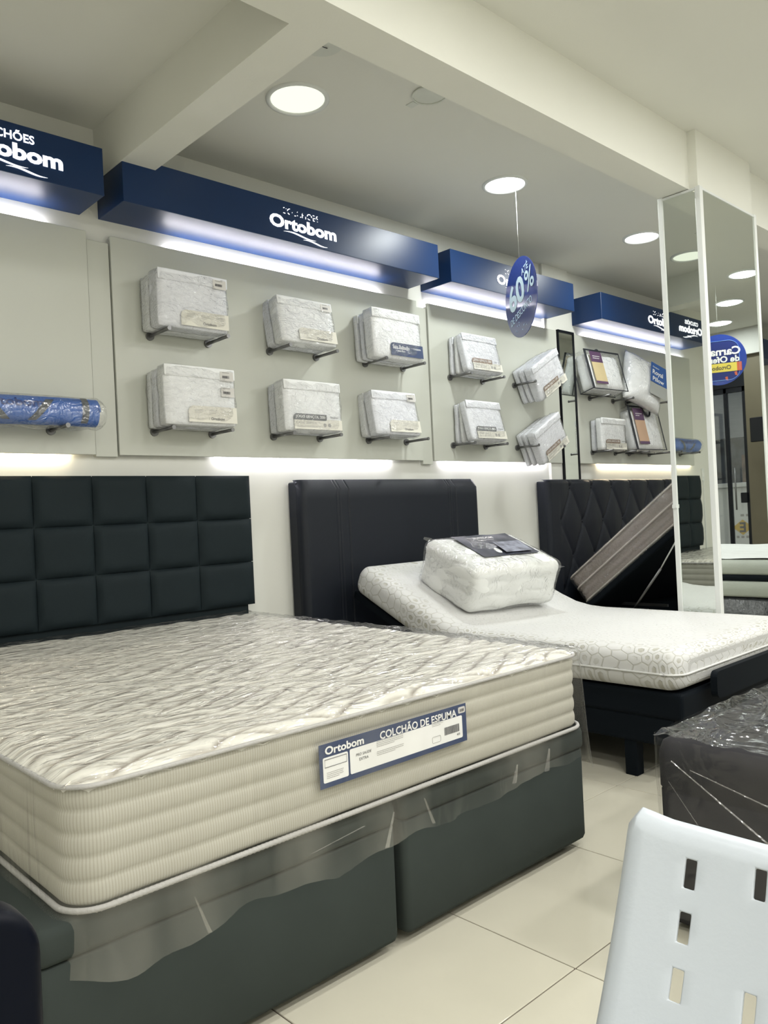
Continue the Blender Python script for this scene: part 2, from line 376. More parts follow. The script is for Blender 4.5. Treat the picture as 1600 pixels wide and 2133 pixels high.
# ------------------------------------------------------------------ mirrored pillar
PX0, PX1, PY0, PY1 = 4.18, 4.90, 1.90, 2.13
struct('trim_4', PX0 + .012, PX1 - .012, PY0 + .012, PY1, 0, ZA, BEAM)          # the pillar core up to the ceiling
def pillar():
    t = thing('mirrored_pillar_cladding', 'tall mirror cladding with white metal posts on the square pillar', 'mirror', ((PX0 + PX1) / 2, (PY0 + PY1) / 2, 0))
    top = ZB - .004
    box('side_mirror', PX0 + .001, PX0 + .008, PY0 + .02, PY1 - .02, .02, top - .01, MIRROR, t)
    box('front_mirror', PX0 + .03, PX1 - .02, PY0 + .001, PY0 + .008, .02, top - .01, MIRROR, t)
    for (a, b, c, d) in ((PX0 - .006, PX0 + .012, PY1 - .022, PY1 + .006), (PX0 - .006, PX0 + .030, PY0 - .006, PY0 + .024), (PX1 - .022, PX1 + .006, PY0 - .006, PY0 + .012)):
        box('post', a, b, c, d, 0.0, top + .005, ALU, t, .003)
    box('top_bead', PX0 - .003, PX0 + .008, PY0 + .02, PY1 - .02, top - .012, top, ALU, t)
    box('top_bead', PX0 + .03, PX1 - .02, PY0 - .003, PY0 + .008, top - .012, top, ALU, t)
    box('catch', PX0 - .016, PX0 - .006, PY1 - .02, PY1 + .004, 1.09, 1.11, ALU, t)
pillar()

# ------------------------------------------------------------------ blue light canopies and display boards
def swoosh(c, w_, m, parent, y):
    for k, (dx, dz, ww, amp) in enumerate(((-.03 * w_ / .46, 0.0, .22, .012), (.075, -.022, .17, .010))):
        n = 16; up = []; lo = []
        for i in range(n + 1):
            s = i / n; x = c[0] + dx + (s - .5) * ww; zc = c[1] + dz + amp * math.sin(s * math.pi * 1.7 + .3) * .6 - .004 * s
            th = .0042 * math.sin(s * math.pi) + .0003; up.append((x, zc + th)); lo.append((x, zc - th))
        V = [(x, y, z) for x, z in up] + [(x, y, z) for x, z in lo]; q = n + 1
        link('logo_swoosh', mesh(V, [(q + i, q + i + 1, i + 1, i) for i in range(n)]), m, parent)
def canopy(x0, x1, cx, lab, faint=False, swooshes=True):
    y0, y1, z0, z1 = 3.42, YW, 2.618, 2.832
    t = thing('sign_canopy', lab, 'shop sign', ((x0 + x1) / 2, YW, z0))
    box('canopy_box', x0, x1, y0, y1, z0, z1, NAVY, t, .002, 1)
    if cx is None: return
    yl = y0 - .0025
    lettering('sign_lettering', 'Ortobom', (cx, yl, 2.715), XR, YF, LETTER, t, h=.070, width=.455, bold=.04)
    if faint:     # only stray edges of the small word are lit
        me = text_mesh('COLCHÕES', None, .25, .0)
        bmx = bmesh.new(); bmx.from_mesh(me)
        for ax_, lim in ((0, .13), (1, .03)):
            q = -lim
            while q < lim:
                co = [0, 0, 0]; co[ax_] = q; no = [0, 0, 0]; no[ax_] = 1
                bmesh.ops.bisect_plane(bmx, geom=bmx.verts[:] + bmx.edges[:] + bmx.faces[:], plane_co=co, plane_no=no); q += .0055
        kill = [f for f in bmx.faces if noise.noise(Vector((f.calc_center_median().x * 75, f.calc_center_median().y * 95, 1.3))) < .10]
        bmesh.ops.delete(bmx, geom=kill, context='FACES'); bmx.to_mesh(me); bmx.free()
        link('small_sign_lettering', on_plane(me, (cx - .02, yl, 2.783), XR, YF), LETTER, t, kind='stuff')
    else:
        lettering('small_sign_lettering', 'COLCHÕES', (cx - .02, yl, 2.783), XR, YF, LETTER, t, width=.26, bold=.02)
    swoosh((cx, 2.664), .46, LETTER, t, yl)
C4 = 6.64
canopy(.80, 1.575, 1.165, 'leftmost blue sign canopy, cut by the left edge of view')
canopy(1.665, 3.774, 2.70, 'long blue sign canopy above six wrapped sheet stacks', True)
canopy(3.889, 5.290, 4.585, 'blue sign canopy partly hidden behind the hanging discount disc', True)
canopy(5.675, 7.55, C4, 'blue sign canopy ending behind the mirrored pillar', True)
canopy(7.75, 9.35, None, 'plain blue canopy seen past the right edge of the pillar')
CLIP = mat('led_holder_plastic', (0.62, 0.60, 0.52), 0.4, var=.02)
def display_board(x0, x1, pegs, lab, led_top, led_bot, warm_bot=False, z0=1.478, z1=2.535):
    t = thing('display_board', lab, 'display board', ((x0 + x1) / 2, YW, z0))
    yb = 3.66
    box('board', x0, x1, yb, yb + .02, z0, z1, BOARD, t, .0015, 1)
    box('edge_batten', x0 + .004, x0 + .02, yb + .02, YW - .001, z0 + .02, z1 - .02, BOARD, t)
    box('edge_batten', x1 - .02, x1 - .004, yb + .02, YW - .001, z0 + .02, z1 - .02, BOARD, t)
    if led_top: box('led_strip', led_top[0], led_top[1], yb + .022, yb + .034, z1 - .012, z1 - .002, LED, t)
    if led_bot:
        box('led_strip', led_bot[0], led_bot[1], yb + .022, yb + .034, z0 + .002, z0 + .012, LEDW if warm_bot else LED, t)
    for (px, pz) in pegs:
        bmx = bmesh.new(); add_cyl(bmx, (px, yb - .20, pz + .002), (px, yb, pz), .0085, n=12); me = bm_mesh(bmx)
        pg = link('peg', me, PEG, t, True)
        bmx = bmesh.new(); add_cyl(bmx, (px, yb - .012, pz), (px, yb - .0005, pz), .021, n=18); link('peg_rose', bm_mesh(bmx), PEG, pg)
        bmx = bmesh.new(); add_cyl(bmx, (px, yb - .205, pz + .002), (px, yb - .198, pz + .002), .0105, n=12); link('peg_cap', bm_mesh(bmx), PEG, pg)
    return t
ZU, ZL = 2.070, 1.595
# plain filler board between first and second bay
display_board(.72, 1.585, [(1.378, 1.583), (1.02, 1.583)], 'leftmost pale display board carrying the blue rolled mat', (.80, 1.40), (.74, 1.46), True)
display_board(1.702, 3.80, [(x, z) for x in (1.884, 2.211, 2.600, 2.928, 3.313, 3.640) for z in (ZU, ZL)],
              'wide pale display board with six pairs of pegs', (2.02, 3.50), (2.25, 3.52))
display_board(3.905, 5.385, [(x, z) for x in (4.09, 4.435, 4.80, 5.125) for z in (ZU - .02, ZL - .01)],
              'pale display board below the hanging discount disc', (3.93, 5.25), (4.0, 5.20))
display_board(5.632, 7.50, [(x, z) for x in (5.813, 6.172, 6.40, 6.75) for z in (ZU - .05, ZL - .025)],
              'pale display board left of the mirrored pillar, with pillow packs', (5.80, 7.3), (5.95, 7.3), True)
# narrow cover strips between bays
def cover_strip(x0, x1, z0, lab):
    o = box('cover_strip', x0, x1, 3.672, YW, z0, 2.50, BOARD, None, .002); recenter(o); tag(o, lab, 'cover strip')
    return o
cover_strip(1.59, 1.698, 1.47, 'narrow pale cover strip between the first and second display boards')
cover_strip(3.806, 3.90, 1.455, 'narrow pale cover strip between the second and third display boards')

# ------------------------------------------------------------------ wrapped sheet packs
def soft_box_me(w_, t_, h_, r=.012, nx=10, nz=8, amp=.002, seed=0, bulge=.006, ny=3):
    """pillowy box, front at -t, back at 0, base z=0; rounded by pushing a subdivided cube"""
    bmx = bmesh.new(); bmesh.ops.create_cube(bmx, size=2.0)
    bmesh.ops.subdivide_edges(bmx, edges=bmx.edges[:], cuts=max(nx, nz), use_grid_fill=True)
    for v in bmx.verts:
        p = v.co.copy()
        hx, hy, hz = w_ / 2, t_ / 2, h_ / 2
        q = Vector((p.x * hx, p.y * hy, p.z * hz))
        c = Vector((max(-hx + r, min(hx - r, q.x)), max(-hy + min(r, hy * .9), min(hy - min(r, hy * .9), q.y)), max(-hz + r, min(hz - r, q.z))))
        d = q - c
        if d.length > 1e-6: q = c + d.normalized() * min(r, hy * .9 if abs(d.y) > abs(d.x) + abs(d.z) else r)
        b = (1 - p.x ** 4) * (1 - p.z ** 4)
        q.y += (1 if p.y > 0 else -1) * bulge * b * abs(p.y)
        n_ = noise.noise(Vector((q.x * 18 + seed, q.y * 18, q.z * 18))) * amp
        q += q.normalized() * n_
        v.co = q + Vector((0, -hy, hz))
    return bm_mesh(bmx)
def card(name, m, parent, x0, x1, z0, z1, y, rl=0.0, rr=0.0, th=.001, label=None):
    """printed card on a front face at depth y; rl rounds the upper left corner, rr the lower right"""
    pts = [(x0, z0)]
    if rr: pts += [(x1 - rr + rr * math.sin(a / 5 * math.pi / 2), z0 + rr - rr * math.cos(a / 5 * math.pi / 2)) for a in range(6)]
    else: pts += [(x1, z0)]
    pts += [(x1, z1)]
    if rl: pts += [(x0 + rl - rl * math.sin(a / 5 * math.pi / 2), z1 - rl + rl * math.cos(a / 5 * math.pi / 2)) for a in range(6)]
    else: pts += [(x0, z1)]
    return plate(pts, th, (0, y, 0), XR, YF, name, m, parent, label)
def sheet_pack(w_, t_, h_, style, seed, linen=None):
    """folded bedding in clear film; local frame: base centre-back at origin, front at -t"""
    k = thing('sheet_pack', '', 'bedding pack')
    lin = linen or LINEN
    link('folded_sheet', soft_box_me(w_ - .008, t_ - .008, h_ - .006, .014, 9, 8, .002, seed), lin, k, True).location = (0, -.004, .003)
    yf = -t_ - .0035
    # fold flap across the upper front
    fl_ = soft_box_me(w_ - .012, .010, h_ * .19, .004, 8, 4, .001, seed + 5, .001); o = link('fold_flap', fl_, lin, k, True); o.location = (0, yf + .0075, h_ * .80)
    wob = soft_box_me(w_, t_ + .006, h_, .016, 22, 18, .0065, seed + 9, .006)
    o = link('film_sleeve', wob, FILM, k, True); o.location = (0, .001, 0)
    yc = yf - .0035
    if style in ('cream', 'cream2', 'creams'):
        lb = card('paper_label', PAPER, k, -w_ * .20, w_ * .48, h_ * .06, h_ * .33, yc, .03)
        lettering('label_lettering', 'Ortobom', (w_ * .20, yc - .0016, h_ * .125), XR, YF, INK, lb, width=w_ * .19, bold=.01)
        for j, xx in enumerate((-.06, .14, .36)):
            link('small_print', on_plane(lines_mesh(w_ * .11, 3, .0022, .007, seed + j), (xx * w_, yc - .0015, h_ * .26), XR, YF), INKL, lb)
    if style in ('cream', 'cream2', 'creams', 'top'):
        n = 2 if style == 'cream2' else 1
        for j in range(n):
            st = card('price_sticker', STICK, k, w_ * .27, w_ * .46, h_ * (.78 - .27 * j), h_ * (.94 - .27 * j), yc - .001)
            link('barcode', on_plane(bars(w_ * .10, h_ * .045, 16, seed + j), (w_ * .35, yc - .003, h_ * (.85 - .27 * j)), XR, YF), INK, st)
            link('small_print', on_plane(lines_mesh(w_ * .13, 1, .002, .006, seed + 3), (w_ * .365, yc - .003, h_ * (.92 - .27 * j)), XR, YF), INK, st)
    if style in ('grey', 'brown', 'greyc'):
        bm_ = BROWN if style == 'brown' else GREYB
        cardm = card('paper_label', PAPER, k, -w_ * .36, w_ * .47, h_ * .04, h_ * .24, yc + .0008)
        bn = card('title_banner', bm_, k, -w_ * .37, w_ * .20, h_ * .215, h_ * .335, yc, .025, .012)
        lettering('banner_lettering', 'JOGO LENÇOL 200', (-w_ * .085, yc - .0016, h_ * .275), XR, YF, WPRINT, bn, width=w_ * .50, h=h_ * .07, bold=.012)
        lettering('label_lettering', 'CASAL 200FIOS', (-w_ * .16, yc - .001, h_ * .165), XR, YF, INKL, cardm, width=w_ * .34, bold=.0)
        lettering('label_lettering', 'Ortobom', (w_ * .33, yc - .001, h_ * .29), XR, YF, INK, k, width=w_ * .14, bold=.01)
        link('small_print', on_plane(lines_mesh(w_ * .4, 2, .0018, .006, seed), (-w_ * .12, yc - .001, h_ * .10), XR, YF), INKL, cardm)
        for xx in (.16, .24):
            plate(disc_pts(.011, 14), .0006, (w_ * xx, yc - .0004, h_ * .13), XR, YF, 'care_mark', INKL, cardm)
    if style == 'navy':
        bn = card('title_banner', NAVYC, k, -w_ * .18, w_ * .49, h_ * .07, h_ * .33, yc, .025)
        lettering('banner_lettering', 'Saia Babado', (w_ * .03, yc - .0016, h_ * .245), XR, YF, WPRINT, bn, width=w_ * .34, h=h_ * .085, bold=.012)
        lettering('banner_lettering', 'para Box', (w_ * .03, yc - .0016, h_ * .165), XR, YF, WPRINT, bn, width=w_ * .16, bold=.008)
        lettering('banner_lettering', 'Ortobom', (w_ * .36, yc - .0016, h_ * .25), XR, YF, WPRINT, bn, width=w_ * .16, bold=.01)
    return k
def stack(cx, zb, packs_, word, grp, roll=0.0):
    """packs_ = list from wall outward: (w,t,h,style,lean deg, gap)"""
    y = 3.655
    n = len(packs_)
    for i, (w_, t_, h_, style, lean, gap, lab) in enumerate(packs_):
        k = sheet_pack(w_, t_, h_, style, int(cx * 10) + i * 3, LINEN2 if (int(cx * 7) + i) % 2 else LINEN)
        y -= gap
        a = R_(lean)
        k.rotation_euler = (-a, 0, 0)
        # leaning back about its lower front edge
        k.location = (cx + rnd.uniform(-.004, .004), y, zb + .0095)
        if lean: k.location.z += math.sin(a) * t_ * 0.0 + .0
        k['label'] = lab; k['group'] = grp
        y -= t_ * math.cos(a) + .008
GRP = 'film wrapped bedding packs on wall pegs'
stack(2.030, ZU, [(.385, .085, .272, 'plain', 0, .0, 'rear white sheet pack of the upper stack nearest the cross beam'),
                  (.392, .098, .282, 'cream', 0, .002, 'front white sheet pack with one price sticker, upper stack nearest the cross beam')], '', GRP)
stack(2.037, ZL, [(.385, .05, .285, 'plain', 0, .0, 'rearmost thin sheet pack of the lower left stack on the wide board'),
                  (.385, .06, .285, 'plain', 1, .004, 'middle sheet pack of the lower left stack on the wide board'),
                  (.400, .075, .295, 'cream2', 2, .004, 'front white sheet pack with two price stickers, lower left stack')], '', GRP)
stack(2.758, ZU, [(.380, .075, .262, 'plain', 10, .012, 'rear sheet pack leaning back in upper middle stack of the wide board'),
                  (.392, .085, .265, 'creams', 11, .006, 'front leaning sheet pack with sticker, upper middle stack of the wide board')], '', GRP)
stack(2.762, ZL, [(.385, .07, .276, 'plain', 2, .0, 'rear sheet pack of the lower middle stack on the wide board'),
                  (.405, .095, .285, 'grey', 3, .006, 'front sheet pack with grey title banner, lower middle stack of the wide board')], '', GRP)
stack(3.43, ZU - .012, [(.40, .045, .290, 'plain', 3, .0, 'rearmost thin pack behind the navy banner valance pack'),
                  (.40, .04, .290, 'plain', 3, .004, 'second thin pack behind the navy banner valance pack'),
                  (.415, .085, .305, 'navy', 4, .004, 'bed valance pack with navy banner, upper right stack of wide board')], '', GRP)
stack(3.43, ZL, [(.375, .065, .272, 'plain', 8, .004, 'rear sheet pack leaning back in the lower right stack of wide board'),
                 (.385, .078, .278, 'creams', 10, .006, 'front leaning sheet pack with sticker, lower right stack of wide board')], '', GRP)
stack(4.262, ZU - .022, [(.36, .04, .265, 'plain', 0, .0, 'rearmost upright sheet pack, upper left stack of third board'),
                 (.36, .04, .265, 'plain', 1, .003, 'second upright sheet pack, upper left stack of third board'),
                 (.372, .065, .272, 'brown', 13, .022, 'leaning sheet pack with brown banner, upper left stack of third board')], '', GRP)
stack(4.275, ZL - .012, [(.355, .045, .275, 'greyc', 0, .0, 'rear upright sheet pack, lower left stack of third board'),
                 (.355, .035, .275, 'plain', 2, .003, 'second upright sheet pack, lower left stack of third board'),
                 (.372, .065, .285, 'greyc', 13, .022, 'leaning sheet pack with grey banner, lower left stack of third board')], '', GRP)
stack(5.965, ZL - .028, [(.36, .05, .262, 'plain', 0, .0, 'rear upright sheet pack beside the lower zipped blanket bag'),
                 (.385, .06, .272, 'brown', 1, .006, 'upright sheet pack with brown banner beside the lower zipped blanket bag')], '', GRP)
# two stacks that slipped corner-down between their pegs
def slipped(cx, cz, rolls, packs_):
    y = 3.652
    for (w_, t_, h_, style, lab), rl in zip(packs_, rolls):
        k = sheet_pack(w_, t_, h_, style, int(cx * 10) + 7, LINEN2)
        k.rotation_mode = 'XYZ'
        # pivot on lower left corner
        a = R_(rl); k.rotation_euler = (0, -a, 0)
        k.location = (cx + math.cos(a) * w_ / 2, y, cz + math.sin(a) * w_ / 2)
        k['label'] = lab; k['group'] = GRP; y -= t_ + .006
slipped(4.885, 1.905, (27, 29, 29), [(.37, .05, .27, 'plain', 'rearmost tilted pack of the upper slipped stack on third board'),
        (.37, .045, .27, 'plain', 'middle tilted pack of the upper slipped stack on third board'),
        (.385, .08, .275, 'brown', 'front tilted pack with brown banner, upper slipped stack on third board')])
slipped(4.885, 1.435, (26, 28, 29), [(.36, .05, .265, 'plain', 'rearmost tilted pack of the lower slipped stack on third board'),
        (.36, .045, .265, 'plain', 'middle tilted pack of the lower slipped stack on third board'),
        (.375, .075, .27, 'brown', 'front tilted pack with brown banner, lower slipped stack on third board')])

# zipped blanket bags
def zip_bag(w_, t_, h_, seed, handle, x, y, z, lean, yaw, lab, kraft=KRAFT, bulge=True):
    k = thing('zipped_blanket_bag', lab, 'blanket bag')
    o = link('blanket', soft_box_me(w_ - .02, t_ - .02, h_ - .03, .035, 10, 9, .006, seed, .015), LINEN, k, True); o.location = (0, -.01, .004)
    o = link('film_sleeve', soft_box_me(w_, t_, h_, .02, 20, 18, .007, seed + 3, .012), FILMD, k, True)
    e = .006
    for yy in (-t_ - .002, .002):
        bmx = bmesh.new(); wd = .026 if yy < 0 else .008
        add_box(bmx, -w_ / 2, -w_ / 2 + wd, yy - .003, yy + .003, 0, h_, .002, 1)
        add_box(bmx, w_ / 2 - .010, w_ / 2, yy - .003, yy + .003, 0, h_, .002, 1)
        add_box(bmx, -w_ / 2, w_ / 2, yy - .003, yy + .003, h_ - .014, h_, .002, 1)
        add_box(bmx, -w_ / 2, w_ / 2, yy - .003, yy + .003, 0, .006, .001, 1)
        link('bound_edge', bm_mesh(bmx), BLACKT, k)
    box('side_tape', -w_ / 2 - .002, -w_ / 2 + .002, -t_, 0, 0, .006, BLACKT, k)
    yc = -t_ - .016
    cd_ = card('paper_insert', kraft, k, -w_ * .40, -w_ * .08, h_ * .12, h_ * .93, yc)
    card('paper_insert_head', PLUM, cd_, -w_ * .40, -w_ * .08, h_ * .66, h_ * .93, yc - .001)
    card('paper_insert_foot', PLUM, cd_, -w_ * .40, -w_ * .08, h_ * .12, h_ * .18, yc - .001)
    link('insert_print', on_plane(lines_mesh(w_ * .2, 2, .006, .018, seed), (-w_ * .24, yc - .003, h_ * .80), XR, YF), WPRINT, cd_)
    if handle == 'top':
        pts = [(-.05 + .1 * i / 10, -t_ * .5 - .03 * math.sin(i / 10 * math.pi), h_ + .028 * math.sin(i / 10 * math.pi) - .003) for i in range(11)]
        tube('handle', pts, .009, BLACKT, k, 6)
    else:
        pts = [(-.035 + .125 * i / 12, -t_ - .012 - .01 * math.sin(i / 12 * math.pi), h_ - .012 - .085 * math.sin(i / 12 * math.pi) ** .7) for i in range(13)]
        tube('handle', pts, .009, BLACKT, k, 6)
    k.location = (x, y, z); k.rotation_euler = (-R_(lean), 0, R_(yaw)); return k
zip_bag(.48, .13, .345, 3, 'top', 5.86, 3.60, 2.035, 14, -4, 'clear zipped blanket bag with black edging and handle on top, upper pegs')
zip_bag(.46, .12, .40, 8, 'front', 6.50, 3.60, 1.565, 12, -4, 'clear zipped blanket bag with drooping black handle, lower pegs by the pillar', mat('tan_card_print', (.50, .33, .22), .6, var=.08))
# pillow in film on upper pegs
def pillow():
    k = thing('wrapped_pillow', 'plump white pillow in clear film with blue card, upper pegs beside the pillar', 'pillow')
    def pf(sgn, pad):
        def f(u, v):
            a = 2 * u - 1; b = 2 * v - 1
            e = max(0, (1 - abs(a) ** 2.6)) ** .5 * max(0, (1 - abs(b) ** 2.6)) ** .5
            x = a * .22 * (1 - .06 * (1 - abs(b)) ); z = b * .235 * (1 - .06 * (1 - abs(a)))
            n_ = noise.noise(Vector((x * 9, z * 9, sgn * 3))) * .008 * e
            return Vector((x * (1 + pad), sgn * ((.085 + pad * .05) * e + n_ + .001 + pad * .02), z * (1 + pad) + .235))
        return f
    for nm, m_, pad in (('pillow_cover', LINEN, 0.0), ('film_sleeve', FILMD, .035)):
        bmx = bmesh.new()
        for s in (1, -1):
            me = grid_mesh(26, 22, pf(s, pad)); bmx.from_mesh(me)
        bmesh.ops.remove_doubles(bmx, verts=bmx.verts[:], dist=.0045); bmesh.ops.recalc_face_normals(bmx, faces=bmx.faces)
        link(nm, bm_mesh(bmx), m_, k, True)
    c = card('title_card', mat('blue_card_print', (.02, .085, .30), .4, var=.03), k, .0, .21, .22, .41, -.098)
    lettering('card_lettering', 'Royal', (.085, -.101, .315), XR, YF, WPRINT, c, width=.13, bold=.015)
    lettering('card_lettering', 'Pillow', (.095, -.101, .255), XR, YF, WPRINT, c, width=.14, bold=.015)
    lettering('card_lettering', 'Ortobom', (.06, -.101, .37), XR, YF, WPRINT, c, width=.08, bold=.01)
    card('grey_window', mat('grey_card_window', (.33, .34, .32), .4, var=.05), k, .0, .21, .10, .218, -.096)
    k.rotation_euler = (-R_(12), R_(20), R_(-14)); k.location = (6.36, 3.50, 1.965)
pillow()
# blue rolled mat
def rolled_mat():
    x0, x1, yc, zc, r = .93, 1.535, 3.545, 1.653, .062
    BLUE = mat('blue_foam_mat', (.035, .135, .48), .5, var=.05, vscale=14, bump=.05, bscale=120)
    t = thing('rolled_mat', 'blue rolled foam mat in clear film on the leftmost board', 'rolled mat', ((x0 + x1) / 2, yc, zc - r))
    def f(u, v):
        a = 2 * math.pi * v; rr = r * (1 + .03 * math.sin(3 * a + u * 5)); x = x0 + (x1 - x0) * u
        return Vector((x, yc - rr * math.cos(a), zc + rr * math.sin(a)))
    link('foam_roll', grid_mesh(20, 28, f), BLUE, t, True)
    # spiral end faces
    for x in (x0, x1):
        pts = [(x, yc - (r * (1 - .8 * k / 60)) * math.cos(k / 60 * 6 * math.pi), zc + (r * (1 - .8 * k / 60)) * math.sin(k / 60 * 6 * math.pi)) for k in range(61)]
        tube('roll_end', pts, .0055, BLUE, t, 5)
        plate(disc_pts(r * .97), .002, (x - .001, yc, zc), (0, -1, 0), (0, 0, 1), 'roll_core', BLUE, t)
    def f2(u, v):
        a = 2 * math.pi * v; rr = (r + .008) * (1 + .04 * noise.noise(Vector((u * 9, math.cos(a) * 2, math.sin(a) * 2)))) + .012 * max(0, -math.sin(a)) * abs(math.sin(u * 14))
        e = 1.0 if u < .96 else 1 - (u - .96) / .04 * .35
        return Vector((x0 - .04 + (x1 - x0 + .08) * u, yc - rr * e * math.cos(a), zc + rr * e * math.sin(a)))
    link('film_sleeve', grid_mesh(40, 30, f2), FILMD, t, True)
    STR = mat('grey_mat_strap', (.075, .085, .10), .6, var=.05)
    def arc(x, w_, tw0, tw1, name):
        def g(u, v):
            a = tw0 + (tw1 - tw0) * v; rr = r + .0045
            xx = x[0] + (x[1] - x[0]) * v + (u - .5) * w_
            return Vector((xx, yc - rr * math.cos(a), zc + rr * math.sin(a)))
        link(name, grid_mesh(3, 22, g), STR, t, True)
    arc((1.468, 1.475), .03, -.9, 1.3, 'strap'); arc((1.24, 1.32), .035, -.8, .75, 'strap')
    arc((1.32, 1.47), .02, .75, .86, 'strap'); arc((1.135, 1.075), .035, -.8, .2, 'strap')
    me = text_mesh('Ortobom', .042, .26, .02)
    for v in me.vertices:
        a = (v.co.y + .030) / (r + .003); v.co = Vector((1.16 + v.co.x, yc - (r + .003) * math.cos(a), zc + (r + .003) * math.sin(a)))
    link('mat_lettering', me, mat('dark_blue_print', (.010, .04, .21), .5, var=.03), t)
rolled_mat()
# round-topped wall mirror in dark frame on the pilaster
t = thing('wall_mirror', 'narrow dark-framed mirror on the wall between third and fourth boards', 'mirror', (5.51, 3.66, .95))
box('glass', 5.405, 5.618, 3.659, 3.663, .95, 2.535, MIRROR, t)
bmx = bmesh.new()
add_box(bmx, 5.398, 5.408, 3.650, 3.674, .94, 2.545, .002, 1); add_box(bmx, 5.612, 5.622, 3.650, 3.674, .94, 2.545, .002, 1)
add_box(bmx, 5.398, 5.622, 3.650, 3.674, 2.525, 2.545, .002, 1); add_box(bmx, 5.398, 5.622, 3.650, 3.674, .94, .955, .002, 1)
link('frame', bm_mesh(bmx), BLACKP, t)
# switch plate and conduit far left, seen in the side mirror
t = thing('light_switch', 'small white switch plate with conduit, seen in the pillar side mirror', 'light switch', (.48, YW, 1.33))
box('switch_plate', .455, .505, YW - .010, YW, 1.33, 1.45, ALU, t, .002)
box('rocker', .470, .490, YW - .014, YW - .008, 1.37, 1.41, WPRINT, t, .002)
box('conduit', .473, .487, YW - .012, YW, .05, 1.33, ALU, t)

# ------------------------------------------------------------------ hanging discount disc
def hanging_disc(c, rad, rdir, name, lab, ztop, build):
    t = thing(name, lab, 'hanging sign', (c[0], c[1], c[2] - rad))
    r = Vector(rdir).normalized(); u = Vector((0, 0, 1)); n = r.cross(u)
    m_ = mat(name + '_print', (.022, .038, .19) if name == 'discount_disc' else (.02, .05, .30), .12, coat=.8, var=.05, vscale=5)
    o = Vector(c) - n * .002
    plate(disc_pts(rad, 48), .004, o, r, u, 'disc', m_, t)
    cyl('thread', (c[0], c[1], c[2] + rad - .005), (c[0], c[1], ztop), .0008, WPRINT, t, n=5)
    build(t, Vector(c), r, u, n)
    return t
def disc60(t, c, r, u, n):
    W6 = mat('disc_white_print', (.52, .66, .74), .4, var=.03)
    o = lambda a, b: c + r * a + u * b + n * .0035
    rr = (r * math.cos(R_(14)) + u * math.sin(R_(14))); uu = n.cross(rr)
    lettering('disc_lettering', 'ATÉ', o(.075, .155), rr, uu, W6, t, width=.10, bold=.01)
    lettering('disc_lettering', '60', o(-.06, .035), rr, uu, W6, t, width=.24, h=.165, bold=.03)
    lettering('disc_lettering', '%', o(.135, .075), rr, uu, W6, t, width=.12, h=.13, bold=.01)
    lettering('disc_lettering', 'DE DESCONTO', o(.0, -.085), rr, uu, W6, t, width=.33, h=.042, bold=.01)
    for i in range(9):
        a, b = rnd.uniform(-.1, .1), rnd.uniform(-.20, -.13)
        plate(disc_pts(.0035, 6), .0004, o(a, b), r, u, 'confetti_dot', W6, t)
hanging_disc((3.925, 2.905, 2.40), .238, (-.497, -.868, 0), 'discount_disc', 'round navy hanging sign reading 60% discount', ZC, disc60)
def disc_carn(t, c, r, u, n):
    o = lambda a, b, k=.0035: c + r * a + u * b + n * k
    YL = mat('yellow_ribbon_print', (.72, .58, .10), .4, var=.03); RD = mat('orange_red_print', (.55, .12, .06), .4, var=.1)
    LB = mat('light_blue_line_print', (.15, .30, .70), .4, var=.02); DN = mat('deep_navy_field_print', (.018, .03, .16), .3, var=.02)
    plate(rrect(-.17, .17, -.19, .17, .09), .0008, o(0, 0, .002), r, u, 'inner_field', DN, t)
    pts = [o(x * .172 / .17, y, .0035) for x, y in rrect(-.172, .172, -.192, .172, .09)]
    tube('inner_line', pts, .0025, LB, t, 5, True)
    lettering('disc_lettering', 'Carnaval', o(0, .075, .005), r, u, WPRINT, t, width=.37, h=.075, bold=.03)
    lettering('disc_lettering', 'de Ofertas', o(0, .0, .005), r, u, WPRINT, t, width=.35, h=.06, bold=.03)
    q = plate([(-.18, -.115), (.18, -.115), (.19, -.035), (-.19, -.035)], .001, o(0, 0, .0035), r, u, 'ribbon', YL, t)
    plate([(-.19, -.115), (-.15, -.115), (-.15, -.035), (-.19, -.035)], .001, o(0, 0, .0045), r, u, 'ribbon_fold', RD, q)
    lettering('ribbon_lettering', 'Ortobom', o(0, -.075, .006), r, u, INK, q, width=.20, bold=.01)
    for (a, b) in ((-.14, -.14), (-.06, -.18), (.10, -.17)):
        plate([(-.012, -.018), (.008, -.014), (.014, .016), (-.006, .020)], .0006, o(a, b, .0035), r, u, 'confetti_piece', RD, t)
hanging_disc((7.36, .56, 2.42), .235, (-.403, -.915, 0), 'carnival_disc', 'round blue carnival sign seen reversed in the pillar front mirror', ZA, disc_carn)

